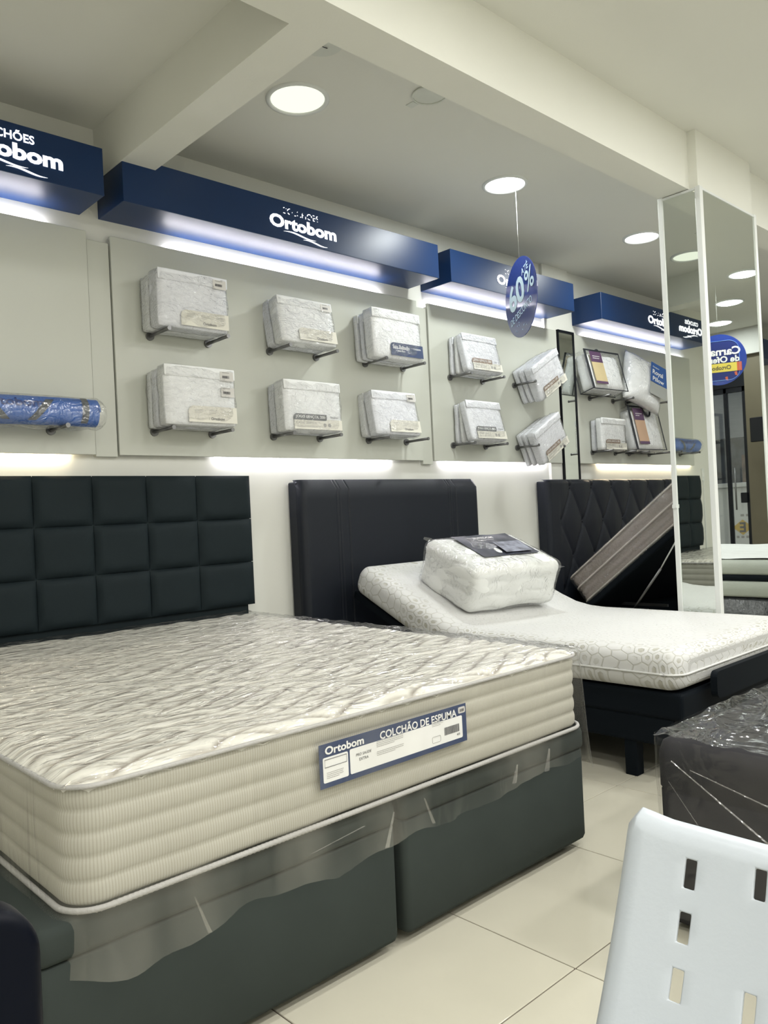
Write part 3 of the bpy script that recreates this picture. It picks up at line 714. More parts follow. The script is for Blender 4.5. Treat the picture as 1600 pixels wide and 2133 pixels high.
# ------------------------------------------------------------------ headboards
def puff_pad(w_, h_, d, name, parent, x, z, y, m, nx=16, nz=14):
    def f(u, v):
        a = 2 * u - 1; b = 2 * v - 1
        e = (1 - abs(a) ** 7) ** .5 * (1 - abs(b) ** 7) ** .5 if abs(a) < 1 and abs(b) < 1 else 0
        cdist = min(1.0, math.hypot(1 - abs(a), 1 - abs(b)) / .55); e *= .35 + .65 * cdist ** .8
        return Vector((x + u * w_, y - d * e, z + v * h_))
    return link(name, grid_mesh(nx, nz, f), m, parent, True)
def headboard_squares():
    xs = [.735, .999, 1.266, 1.534, 1.802, 2.072, 2.395]; zs = [.690, .917, 1.146, 1.375]
    t = thing('tufted_headboard', 'dark slate headboard of square padded tufts behind the film-wrapped mattress', 'headboard', (1.57, 3.65, 0))
    box('back_panel', xs[0] + .004, xs[-1] - .004, 3.612, 3.69, zs[0], zs[-1] - .004, DARK, t, .006)
    box('lower_plinth', xs[0] + .03, xs[-1] - .03, 3.625, 3.69, 0.0, zs[0], DARK, t, .004)
    for i in range(6):
        for j in range(3):
            puff_pad(xs[i + 1] - xs[i] - .002, zs[j + 1] - zs[j] - .002, .024, 'tufted_pad', t, xs[i] + .001, zs[j] + .001, 3.606, DARK)
    for i in range(1, 6):
        for j in (1, 2):
            bmx = bmesh.new(); bmesh.ops.create_uvsphere(bmx, u_segments=10, v_segments=6, radius=.009)
            bmesh.ops.scale(bmx, vec=(1, .5, 1), verts=bmx.verts); bmesh.ops.translate(bmx, verts=bmx.verts, vec=(xs[i], 3.610, zs[j]))
            link('button', bm_mesh(bmx), DARK, t, True)
headboard_squares()
def relief(x0, x1, z0, z1, yf, yb, nx, nz, hf, name, m, parent, edge=.03):
    """padded front with rounded borders, hf(x,z) = recess depth"""
    def f(u, v):
        x = x0 + (x1 - x0) * u; z = z0 + (z1 - z0) * v
        ex = min(x - x0, x1 - x); ez = min(z1 - z, edge * 2)
        d = 0
        for q in (ex, ez):
            if q < edge: d += edge - math.sqrt(max(0, edge ** 2 - (edge - q) ** 2))
        return Vector((x, yf + min(d, yb - yf) + hf(x, z), z))
    return link(name, grid_mesh(nx, nz, f), m, parent, True)
def headboard_plain():
    x0, x1, z1 = 2.705, 4.235, 1.352
    t = thing('plain_headboard', 'plain black leatherette headboard with stitched side seams behind the adjustable bed', 'headboard', (3.47, 3.65, 0))
    seams = [2.965, 2.988, 3.052, 3.925, 3.945, 3.995]
    def hf(x, z):
        return sum((.007 if s in (3.052, 3.995) else .004) * math.exp(-((x - s) / .004) ** 2) for s in seams)
    relief(x0, x1, .02, z1, 3.565, 3.64, 380, 24, hf, 'padded_front', BLK, t, .045)
    box('back_panel', x0 + .002, x1 - .002, 3.61, 3.69, 0, z1 - .012, BLK, t, .008)
headboard_plain()
def headboard_diamond():
    x0, x1, z1 = 5.06, 7.05, 1.345
    t = thing('diamond_headboard', 'black diamond-tufted headboard behind the lifted storage bed', 'headboard', (5.85, 3.65, 0))
    dx, dz = .305, .27; ox, oz = 5.375, 1.28
    wing = .10
    def hf(x, z):
        if x < x0 + wing + .03 or x > x1 - wing: return .0
        a = (x - ox) / dx; b = (z - oz) / dz
        # rows of buttons alternate: diamonds with diagonals dx and 2*dz
        p = a + b * .5; q = a - b * .5
        lp = abs((p + .5) % 1 - .5); lq = abs((q + .5) % 1 - .5)
        dmp = min(1, (x - x0 - wing - .03) / .03, (x1 - wing - x) / .03)
        line = math.exp(-(min(lp, lq) / .045) ** 2)
        bt = math.exp(-((lp ** 2 + lq ** 2) / .012))
        dome = .012 * (1 - math.sin(math.pi * ((p % 1))) * math.sin(math.pi * ((q % 1))))
        return (line * .006 + bt * .012 + dome) * dmp
    relief(x0, x1, .30, z1, 3.575, 3.64, 240, 150, hf, 'tufted_front', BLK, t, .035)
    box('back_panel', x0 + .003, x1 - .003, 3.61, 3.69, 0, z1 - .012, BLK, t, .008)
    for j in range(-3, 1):
        for i in range(-2, 7):
            x = ox + dx * (i + (.5 if j % 2 else 0)); z = oz + dz * j
            if x < x0 + .17 or x > x1 - .14 or z < .34: continue
            bmx = bmesh.new(); bmesh.ops.create_uvsphere(bmx, u_segments=10, v_segments=6, radius=.010)
            bmesh.ops.scale(bmx, vec=(1, .5, 1), verts=bmx.verts); bmesh.ops.translate(bmx, verts=bmx.verts, vec=(x, 3.601, z))
            link('button', bm_mesh(bmx), BLK, t, True)
headboard_diamond()

# ------------------------------------------------------------------ bed 1: box base in two halves, film-wrapped foam mattress
MX0, MX1, MY0, MY1, MZ0, MZ1 = .565, 2.255, 1.50, 3.57, .400, .655
def skew(v):     # the far right corner sits a little further out
    v.x += .075 * max(0, (v.y - MY0) / 2.07) * max(0, (v.x - 1.4) / .86); return v
def base_box(x0, x1, lab):
    t = thing('box_bed_base', lab, 'bed base', ((x0 + x1) / 2, 2.5, 0), 'pair of charcoal box bed bases')
    lv = [(.028, -.02), (.032, -.006), (.045, 0), (.32, .002), (.325, -.002)]
    link('storage_box', ring_stack(x0, x1, 1.515, 3.56, .02, lv, nx=24, ny=6, noise_amp=.004, nscale=2.5), CHAR, t, True)
    lv = [(.328, -.003), (.331, .003), (.34, .006), (.378, .006), (.392, .002), (.397, -.008)]
    link('lift_up_lid', ring_stack(x0, x1, 1.515, 3.56, .02, lv, nx=24, ny=6, noise_amp=.004, nscale=3), CHAR, t, True)
    for (fx, fy) in ((x0 + .08, 1.62), (x1 - .08, 1.62), (x0 + .08, 3.45), (x1 - .08, 3.45)):
        cyl('foot', (fx, fy, 0), (fx, fy, .03), .025, BLACKP, t)
base_box(.50, 1.400, 'left half of the charcoal velvet box base under the wrapped mattress')
base_box(1.428, 2.262, 'right half of the charcoal velvet box base under the wrapped mattress')
def quilt_mat():
    m = bpy.data.materials.new('quilted_mattress_top'); m.use_nodes = True; nt = m.node_tree; p = nt.nodes['Principled BSDF']
    at = nt.nodes.new('ShaderNodeAttribute'); at.attribute_name = 'thread'
    mx = nt.nodes.new('ShaderNodeMix'); mx.data_type = 'RGBA'; mx.inputs[6].default_value = (.76, .74, .66, 1); mx.inputs[7].default_value = (.21, .17, .125, 1)
    nt.links.new(at.outputs['Fac'], mx.inputs['Factor']); nt.links.new(mx.outputs[2], p.inputs['Base Color'])
    p.inputs['Roughness'].default_value = .55; p.inputs['Sheen Weight'].default_value = .2
    n = nt.nodes.new('ShaderNodeTexNoise'); n.inputs['Scale'].default_value = 300
    b = nt.nodes.new('ShaderNodeBump'); b.inputs['Strength'].default_value = .1; b.inputs['Distance'].default_value = .002
    nt.links.new(n.outputs['Fac'], b.inputs['Height']); nt.links.new(b.outputs[0], p.inputs['Normal'])
    return m
def leaf(x, y):
    """quilted leaf pattern: two families of wavy seams crossing; returns 0 on a seam .. 1 mid pad"""
    wx = noise.noise(Vector((x * 2.2, y * 2.2, .5))) * .35
    a = y / .062 + .62 * math.sin(x * 11 + y * 9 + wx * 4) + wx
    b = y / .062 - .62 * math.sin(x * 11 + y * 9 + wx * 4 + 1.0) + .5 - wx
    return abs(math.sin(math.pi * a)), abs(math.sin(math.pi * b))
def stripe_mat():
    m = bpy.data.materials.new('pinstriped_mattress_border'); m.use_nodes = True; nt = m.node_tree; p = nt.nodes['Principled BSDF']
    at = nt.nodes.new('ShaderNodeAttribute'); at.attribute_name = 'arc'
    s = nt.nodes.new('ShaderNodeMath'); s.operation = 'SINE'
    k = nt.nodes.new('ShaderNodeMath'); k.operation = 'MULTIPLY'; k.inputs[1].default_value = 2 * math.pi / .0062
    nt.links.new(at.outputs['Fac'], k.inputs[0]); nt.links.new(k.outputs[0], s.inputs[0])
    mr = nt.nodes.new('ShaderNodeMapRange'); mr.inputs['From Min'].default_value = -.2; mr.inputs['From Max'].default_value = .9
    mr.inputs['To Min'].default_value = 0; mr.inputs['To Max'].default_value = .65; nt.links.new(s.outputs[0], mr.inputs['Value'])
    mx = nt.nodes.new('ShaderNodeMix'); mx.data_type = 'RGBA'; mx.inputs[6].default_value = (.455, .44, .375, 1); mx.inputs[7].default_value = (.34, .32, .26, 1)
    nt.links.new(mr.outputs[0], mx.inputs['Factor']); nt.links.new(mx.outputs[2], p.inputs['Base Color']); p.inputs['Roughness'].default_value = .8
    return m
def mattress_one():
    t = thing('foam_mattress', 'large film-wrapped quilted foam mattress with navy product label', 'mattress', (1.41, 2.5, MZ0))
    # border: five soft ribs
    lv = []; n = 44; nr = 5
    for i in range(n + 1):
        s = i / n; z = MZ0 + .012 + (MZ1 - MZ0 - .03) * s
        rib = abs(math.sin(math.pi * nr * s)) ** .38
        lv.append((z, -.008 + .008 * rib - .012 * max(0, (s - .8) / .2) ** 2 * 0))
    me = ring_stack(MX0, MX1, MY0, MY1, .07, lv, ns=10, nx=70, ny=80, top=False, bot=True, fn=skew, noise_amp=.004, nscale=5)
    at = me.attributes.new('arc', 'FLOAT', 'POINT'); npt = len(me.vertices) // len(lv)
    arc = [0]
    for j in range(1, npt): arc.append(arc[-1] + (me.vertices[j].co - me.vertices[j - 1].co).length)
    at.data.foreach_set('value', arc * len(lv))
    link('ribbed_border', me, stripe_mat(), t, True)
    # quilted top
    nu, nv = 300, 340
    th = []
    def f(u, v):
        x = MX0 + (MX1 - MX0) * u; y = MY0 + (MY1 - MY0) * v
        ex = min(x - MX0, MX1 - x); ey = min(y - MY0, MY1 - y)
        # pull the corners in
        r = .07
        if ex < r and ey < r:
            cx = MX0 + r if x < 1.4 else MX1 - r; cy = MY0 + r if y < 2.5 else MY1 - r
            d = math.hypot(x - cx, y - cy); k = max(abs(x - cx), abs(y - cy)) / (d + 1e-9); x = cx + (x - cx) * k; y = cy + (y - cy) * k
        e = min(ex, ey)
        edge = .020 * max(0, 1 - e / .05) ** 2
        a, b = leaf(x, y); h = (a * b) ** .5
        th.append(max(0, 1 - min(a, b) / .46) * min(1, e / .03))
        return skew(Vector((x, y, MZ1 - .010 + .013 * h - edge)))
    me = grid_mesh(nu, nv, f)
    at = me.attributes.new('thread', 'FLOAT', 'POINT'); at.data.foreach_set('value', th)
    link('quilted_top', me, quilt_mat(), t, True)
    for nm, z, off in (('top_piping', MZ1 - .016, .004), ('bottom_piping', MZ0 + .008, .006)):
        pts = [skew(Vector((x, y, z))) for x, y in rrect(MX0 - off, MX1 + off, MY0 - off, MY1 + off, .075, ns=10, nx=30, ny=30)]
        tube(nm, pts, .0052 if nm[0] == 't' else .0060, CORD, t, 8, True)
    # twisted strands on the lower cord
    for ph in (0, math.pi):
        path = [skew(Vector((x, y, MZ0 + .008))) for x, y in rrect(MX0 - .006, MX1 + .006, MY0 - .006, MY1 + .006, .075, ns=14, nx=420, ny=60)]
        pts = []; s = 0
        for i, p in enumerate(path):
            if i: s += (p - path[i - 1]).length
            nrm = (p - Vector((1.41, 2.5, p.z))).normalized(); a = s * 2 * math.pi / .022 + ph
            pts.append(p + nrm * .0032 * math.cos(a) + Vector((0, 0, .0032 * math.sin(a))))
        tube('cord_strand', pts, .0038, CORD, t, 5, True)
    # product label on the foot side
    lx0, lx1, lz0, lz1 = 1.142, 1.660, .491, .594; y = MY0 - .014
    lb = plate([(lx0, lz0), (lx1, lz0), (lx1, lz1), (lx0, lz1)], .001, (0, y, 0), XR, YF, 'product_label', NAVYC, t, 'navy and white product label')
    box_ = lambda a, b, c, d, nm, m_: plate(rrect(a, b, c, d, .004, ns=3), .0006, (0, y - .001, 0), XR, YF, nm, m_, lb)
    box_(lx0 + .093, lx1 - .018, lz0 + .013, lz1 - .030, 'white_field', WPRINT)
    box_(lx0 + .010, lx0 + .087, lz0 + .012, lz0 + .071, 'white_field', WPRINT)
    yy = y - .0024
    lettering('label_lettering', 'COLCHÃO DE ESPUMA', (lx0 + .335, yy, lz1 - .0165), XR, YF, WPRINT, lb, width=.285, h=.0245, bold=.02)
    lettering('label_lettering', 'Ortobom', (lx0 + .078, yy, lz1 - .0165), XR, YF, WPRINT, lb, width=.122, h=.0195, bold=.03)
    lettering('label_lettering', 'PRO SAÚDE', (lx0 + .137, yy, lz0 + .056), XR, YF, INK, lb, width=.050, shear=.15)
    lettering('label_lettering', 'EXTRA', (lx0 + .137, yy, lz0 + .043), XR, YF, INK, lb, width=.030)
    for (a, b, ww, rows) in ((.225, .071, .09, 4), (.225, .046, .09, 3), (.40, .078, .04, 4), (.045, .034, .05, 4)):
        link('small_print', on_plane(lines_mesh(ww, rows, .0014, .0042, int(a * 99)), (lx0 + a, yy, lz0 + b), XR, YF), INKL, lb)
    link('barcode', on_plane(bars(.058, .021, 26, 4), (lx1 - .062, yy, lz0 + .043), XR, YF), INK, lb)
    lettering('label_lettering', '413', (lx1 - .036, yy, lz0 + .025), XR, YF, INK, lb, width=.012, bold=.02)
    st = box_(lx1 - .032, lx1 - .004, lz1 - .024, lz1 - .007, 'small_sticker', STICK); link('barcode', on_plane(bars(.016, .008, 9, 6), (lx1 - .018, yy, lz1 - .016), XR, YF), INK, lb)
    # outline of small emblem box and seal
    tube('label_outline', [(lx0 + .015 + a, yy, lz0 + .048 + b) for a, b in ((0, 0), (.067, 0), (.067, .018), (0, .018))], .0006, INK, lb, 4, True)
    tube('seal_outline', [(lx0 + .395 + a, yy, lz0 + .030 + b) for a, b in rrect(-.016, .016, -.008, .008, .003, ns=2)], .0005, INKL, lb, 4, True)
    # film over the top
    def g(u, v):
        x = MX0 - .012 + (MX1 - MX0 + .024) * u; y = MY0 - .012 + (MY1 - MY0 + .03) * v
        q = noise.noise(Vector((x * 5, y * 13, 2.1))) * .6 + noise.noise(Vector((x * 12, y * 34, 7.3))) * .4
        rd = abs(noise.noise(Vector((x * 7 + 3, y * 16, 4.4))))
        ex = min(u, 1 - u) * 1.7; ey = min(v, 1 - v) * 2.1; e = min(ex, ey)
        ed = .016 * max(0, 1 - e / .03)
        return skew(Vector((x, y, MZ1 + .010 + .0045 * q + .005 * (1 - rd * 3 if rd < .33 else 0) - ed)))
    link('film_wrap_top', grid_mesh(170, 230, g), FILMB, t, True)
    # film skirt: down all visible sides and hanging below the border
    path = rrect(MX0 - .012, MX1 + .012, MY0 - .012, MY1, .08, ns=8, nx=80, ny=60)
    P = [skew(Vector((x, y, 0))) for x, y in path]; N = len(P); lev = 26; V = []; F = []
    for k in range(lev + 1):
        s = k / lev
        for j, p in enumerate(P):
            nrm = (p - Vector((1.41, 2.5, 0)))
            if abs(nrm.y) / 1.04 > abs(nrm.x) / .86: nrm = Vector((0, math.copysign(1, nrm.y), 0))
            else: nrm = Vector((math.copysign(1, nrm.x), 0, 0))
            xx, yy2 = p.x, p.y
            hem = .300 + .022 * noise.noise(Vector((xx * 2.6, yy2 * 2.6, 3))) + .018 * noise.noise(Vector((xx * 8, yy2 * 8, 8)))
            if yy2 < 1.55: hem += -.03 * max(0, 1 - abs(xx - .70) / .22) - .018 * max(0, 1 - abs(xx - 1.25) / .2) + .02 * max(0, 1 - abs(xx - 1.95) / .2)
            if xx > 2.2 and yy2 < 1.7: hem -= .03
            z = (MZ1 - .004) * (1 - s) + hem * s
            out = .004
            below = max(0, (MZ0 - z) / .1)
            fold = noise.noise(Vector((xx * 7 + yy2 * 7, z * 1.5, 5))) + .5 * noise.noise(Vector((xx * 21 + yy2 * 21, z * 3, 9)))
            out += .006 * fold * (1 - below) + .006 + below * .022 * fold + below * .002
            if xx > 2.2 and yy2 < 1.62: out += .028 * s
            out = max(out, .003)
            V.append(Vector((xx, yy2, z)) + nrm * out)
    for k in range(lev):
        for j in range(N): F.append((k * N + j, (k + 1) * N + j, (k + 1) * N + (j + 1) % N, k * N + (j + 1) % N))
    link('film_skirt', mesh(V, F), FILMS, t, True)
    for (xa, za, xb, zb, wd) in ((.80, .37, .83, .285, .006), (1.36, .38, 1.33, .30, .008), (1.47, .385, 1.50, .31, .006), (1.86, .375, 1.84, .325, .012), (2.02, .385, 2.00, .32, .014), (1.10, .36, 1.26, .375, .004)):
        y = MY0 - .024
        me = mesh([(xa, y, za), (xa + wd * .3, y - .003, za), (xb + wd, y - .004, zb), (xb - wd * .4, y, zb)], [(0, 1, 2, 3)])
        link('film_crease', me, FILMC, t)
    # welded film seam across the top
    pts = [Vector((.565 + .62 * i / 30 , 2.35 - .86 * (i / 30), MZ1 + .020 + .002 * math.sin(i * 1.7))) for i in range(31)]
    tube('film_seam', pts, .0022, MATS['milky_film_skirt'], t, 5)
mattress_one()

# ------------------------------------------------------------------ bed 2: adjustable bed
def hexmat():
    m = bpy.data.materials.new('hexagon_knit_cover'); m.use_nodes = True; nt = m.node_tree; p = nt.nodes['Principled BSDF']
    uv = nt.nodes.new('ShaderNodeTexCoord')
    def N(t, **k):
        n = nt.nodes.new(t)
        for a, b in k.items(): setattr(n, a, b)
        return n
    nz = N('ShaderNodeTexNoise'); nz.inputs['Scale'].default_value = 5; nz.inputs['Detail'].default_value = 1
    nt.links.new(uv.outputs['UV'], nz.inputs['Vector'])
    nw = N('ShaderNodeTexNoise'); nw.inputs['Scale'].default_value = 4.5; nw.inputs['Detail'].default_value = 1; nt.links.new(uv.outputs['UV'], nw.inputs['Vector'])
    def VM(op, a, b=None, c=None):
        n = N('ShaderNodeVectorMath', operation=op)
        for k, q in enumerate((a, b, c)):
            if q is None: continue
            if isinstance(q, tuple): n.inputs[k].default_value = q
            else: nt.links.new(q, n.inputs[k])
        return n
    def MA(op, a, b=None):
        n = N('ShaderNodeMath', operation=op)
        for k, q in enumerate((a, b)):
            if q is None: continue
            if isinstance(q, float): n.inputs[k].default_value = q
            else: nt.links.new(q, n.inputs[k])
        return n.outputs[0]
    off = VM('SCALE', VM('SUBTRACT', nw.outputs['Color'], (.5, .5, .5)).outputs[0]); off.inputs['Scale'].default_value = .11
    p0 = VM('ADD', uv.outputs['UV'], off.outputs[0]).outputs[0]
    pp = VM('MULTIPLY_ADD', p0, (16.5, 16.5, 0), (100 * 1.0, 100 * 1.7320508, 0)).outputs[0]
    r_, h_ = (1.0, 1.7320508, 1.0), (.5, .8660254, .5)
    a_ = VM('MULTIPLY', VM('SUBTRACT', VM('MODULO', pp, r_).outputs[0], h_).outputs[0], (1, 1, 0)).outputs[0]
    b_ = VM('MULTIPLY', VM('SUBTRACT', VM('MODULO', VM('ADD', pp, h_).outputs[0], r_).outputs[0], h_).outputs[0], (1, 1, 0)).outputs[0]
    sel = MA('LESS_THAN', VM('LENGTH', a_).outputs['Value'], VM('LENGTH', b_).outputs['Value'])
    mv = N('ShaderNodeMix', data_type='VECTOR'); nt.links.new(sel, mv.inputs['Factor']); nt.links.new(b_, mv.inputs[4]); nt.links.new(a_, mv.inputs[5])
    g_ = VM('ABSOLUTE', mv.outputs[1]).outputs[0]
    sx_ = N('ShaderNodeSeparateXYZ'); nt.links.new(g_, sx_.inputs[0])
    hexd = MA('MAXIMUM', sx_.outputs[0], VM('DOT_PRODUCT', g_, (.5, .8660254, 0)).outputs['Value'])
    def ramp(src, a, b, c, d):
        r = N('ShaderNodeMapRange'); r.inputs['From Min'].default_value = a; r.inputs['From Max'].default_value = b
        r.inputs['To Min'].default_value = c; r.inputs['To Max'].default_value = d; nt.links.new(src, r.inputs['Value']); return r.outputs[0]
    line = ramp(hexd, .435, .475, 0, .62)
    dot = ramp(hexd, .19, .235, 1, 0)
    gate = ramp(nz.outputs['Fac'], .46, .54, 0, 1)
    at = N('ShaderNodeAttribute', attribute_name='side')
    g1 = N('ShaderNodeMath', operation='MULTIPLY'); nt.links.new(dot, g1.inputs[0]); nt.links.new(gate, g1.inputs[1])
    mxm = N('ShaderNodeMath', operation='MAXIMUM'); nt.links.new(line, mxm.inputs[0]); nt.links.new(g1.outputs[0], mxm.inputs[1])
    fac = N('ShaderNodeMath', operation='MULTIPLY'); nt.links.new(mxm.outputs[0], fac.inputs[0]); nt.links.new(at.outputs['Fac'], fac.inputs[1])
    mx = N('ShaderNodeMix', data_type='RGBA'); mx.inputs[6].default_value = (.64, .64, .625, 1); mx.inputs[7].default_value = (.45, .44, .385, 1)
    nt.links.new(fac.outputs[0], mx.inputs['Factor']); nt.links.new(mx.outputs[2], p.inputs['Base Color']); p.inputs['Roughness'].default_value = .85
    b = N('ShaderNodeBump'); b.inputs['Strength'].default_value = .5; b.inputs['Distance'].default_value = .004; b.invert = True
    nt.links.new(mxm.outputs[0], b.inputs['Height']); nt.links.new(b.outputs[0], p.inputs['Normal'])
    return m
HEX = hexmat()
def sweep_mattress(path, x0, x1, th, rnd_r, uvs=True):
    """path: list of (y,z) of the underside centreline, x0..x1 wide, th thick; rounded section and rounded ends"""
    # arc-length samples
    P = [Vector((0, y, z)) for y, z in path]
    S = [0]
    for i in range(1, len(P)): S.append(S[-1] + (P[i] - P[i - 1]).length)
    L = S[-1]
    def at(s):
        s = max(0, min(L, s))
        for i in range(1, len(P)):
            if s <= S[i] + 1e-9:
                t = (s - S[i - 1]) / (S[i] - S[i - 1]); return P[i - 1].lerp(P[i], t)
        return P[-1]
    def fr(s):
        t = (at(s + .12) - at(s - .12)).normalized(); return at(s), t, Vector((0, -t.z, t.y))
    ss = []; R = rnd_r
    k = 8
    for i in range(k): a = (i + .15) / k * math.pi / 2; ss.append((R - R * math.cos(a), R - R * math.sin(a)))
    n = 70
    for i in range(n + 1): ss.append((R + (L - 2 * R) * i / n, 0))
    for i in range(k - 1, -1, -1): a = (i + .15) / k * math.pi / 2; ss.append((L - (R - R * math.cos(a)), R - R * math.sin(a)))
    V = []; UV = []; SD = []; m = 0
    for s, ins in ss:
        p, tt, nn = fr(s)
        sec = rrect(x0 + ins, x1 - ins, ins * .55, th - ins * .55, max(.004, min(R * .8, th * .42) - ins * .3), ns=7, nx=14, ny=5); m = len(sec)
        per = 0; prev = None
        for (x, h) in sec:
            V.append(p + Vector((x - p.x, 0, 0)) + nn * h)
            wq = (x1 - x) if h > th * .5 else (x1 - x0 + (th - h) if x < (x0 + x1) / 2 else -(th - h))
            if abs(x - x0 - ins) < R * .9 or abs(x1 - ins - x) < R * .9: wq = (x1 - x) + (th - h) * (1 if x < (x0 + x1) / 2 else -1)
            UV.append((s - ins * 1.2 + (0 if s > .2 else 0), wq))
            edge = min(x - x0, x1 - x, s, L - s)
            SD.append(min(1, max(.04, 1 - (edge - .04) / .10)))
    F = []
    for i in range(len(ss) - 1):
        for j in range(m): F.append((i * m + j, i * m + (j + 1) % m, (i + 1) * m + (j + 1) % m, (i + 1) * m + j))
    # capped ends with a small grid of concentric rings so the pattern continues
    for base, rev in ((0, True), ((len(ss) - 1) * m, False)):
        ring = list(range(base, base + m)); cen = sum((V[i] for i in ring), Vector()) / m
        cz = cen
        for q in (.6, .25):
            new = []
            for i in ring0 if q < .6 else ring:
                pass
            new = []
            for i in range(base, base + m):
                c = Vector((V[i].x, cen.y + (V[i].y - cen.y) * q, cen.z + (V[i].z - cen.z) * q)) ; 
                c.x = V[i].x - math.copysign(min(abs(V[i].x - cen.x), (1 - q) * .05), V[i].x - cen.x)
                new.append(len(V)); V.append(c); UV.append((V[i].x * 1.0, c.z + 3)); SD.append(1.0)
            for j in range(m):
                a, b_, c_, d_ = ring[j], ring[(j + 1) % m], new[(j + 1) % m], new[j]
                F.append((a, d_, c_, b_) if not rev else (a, b_, c_, d_))
            ring = new; ring0 = new
        F.append(tuple(ring) if not rev else tuple(ring[::-1]))
    me = mesh(V, F)
    ul = me.uv_layers.new(name='UVMap')
    for lp in me.loops: ul.data[lp.index].uv = UV[lp.vertex_index]
    a = me.attributes.new('side', 'FLOAT', 'POINT'); a.data.foreach_set('value', SD)
    bmx = bmesh.new(); bmx.from_mesh(me); bmesh.ops.recalc_face_normals(bmx, faces=bmx.faces); bmx.to_mesh(me); bmx.free()
    return me
def adjustable_bed():
    x0, x1 = 2.965, 4.13
    t = thing('adjustable_bed_base', 'black adjustable bed base on square legs with raised head section', 'bed base', (3.55, 2.6, 0))
    box('upholstered_deck', x0, x1, 1.52, 2.70, .255, .365, BLKF, t, .015, 3)
    box('lower_frame', x0 + .005, x1 - .005, 1.56, 3.46, .145, .262, BLKF, t, .012, 3)
    # raised head deck
    bmx = bmesh.new(); add_box(bmx, x0 + .01, x1 - .01, 0, .80, -.05, -.004, .008, 2)
    bmesh.ops.transform(bmx, matrix=Matrix.Translation((0, 2.735, .372)) @ Matrix.Rotation(R_(25.2), 4, 'X'), verts=bmx.verts)
    link('raised_head_deck', bm_mesh(bmx), BLKF, t)
    for lx in (x0 + .012, x1 - .062):
        for ly in (1.735, 3.30): box('leg', lx, lx + .055, ly, ly + .055, 0, .16, BLKF, t, .004)
    # foot retainer bar
    fx0, fx1, z0, z1, y = 3.135, 3.95, .325, .435, 1.478
    pts = rrect(fx0, fx1, z0, z1, .03, ns=5)
    plate(pts, .028, (0, y + .004, 0), XR, YF, 'foot_retainer', BLKF, t)
    box('actuator', 3.4, 3.52, 1.9, 2.5, .10, .16, BLACKP, t, .01)
adjustable_bed()
def mattress_two():
    t = thing('hexagon_mattress', 'white hexagon-patterned mattress bent up at the head on black base', 'mattress', (3.5, 2.6, .37))
    path = [(1.51, .372), (2.55, .372), (2.66, .380), (2.78, .405), (2.90, .452), (3.455, .715)]
    x0, x1, th = 2.935, 4.135, .165
    me = sweep_mattress(path, x0, x1, th, .075); link('knit_cover', me, HEX, t, True)
    ZIP = mat('white_zip_tape', (.66, .66, .64), .5, var=.03)
    pts = []
    for i in range(60):
        y = 1.575 + (2.65 - 1.575) * (59 - i) / 59; pts.append((x0 - .003, y, .372 + .072 + (.01 if y > 2.6 else 0)))
    for a in range(9):
        q = a / 8 * math.pi / 2; pts.append((x0 + .07 - .073 * math.cos(q), 1.578 - .071 * math.sin(q), .444))
    for i in range(1, 12): pts.append((x0 + .07 + i * .09, 1.507, .444))
    tube('zip_tape', pts, .0045, ZIP, t, 6)
mattress_two()
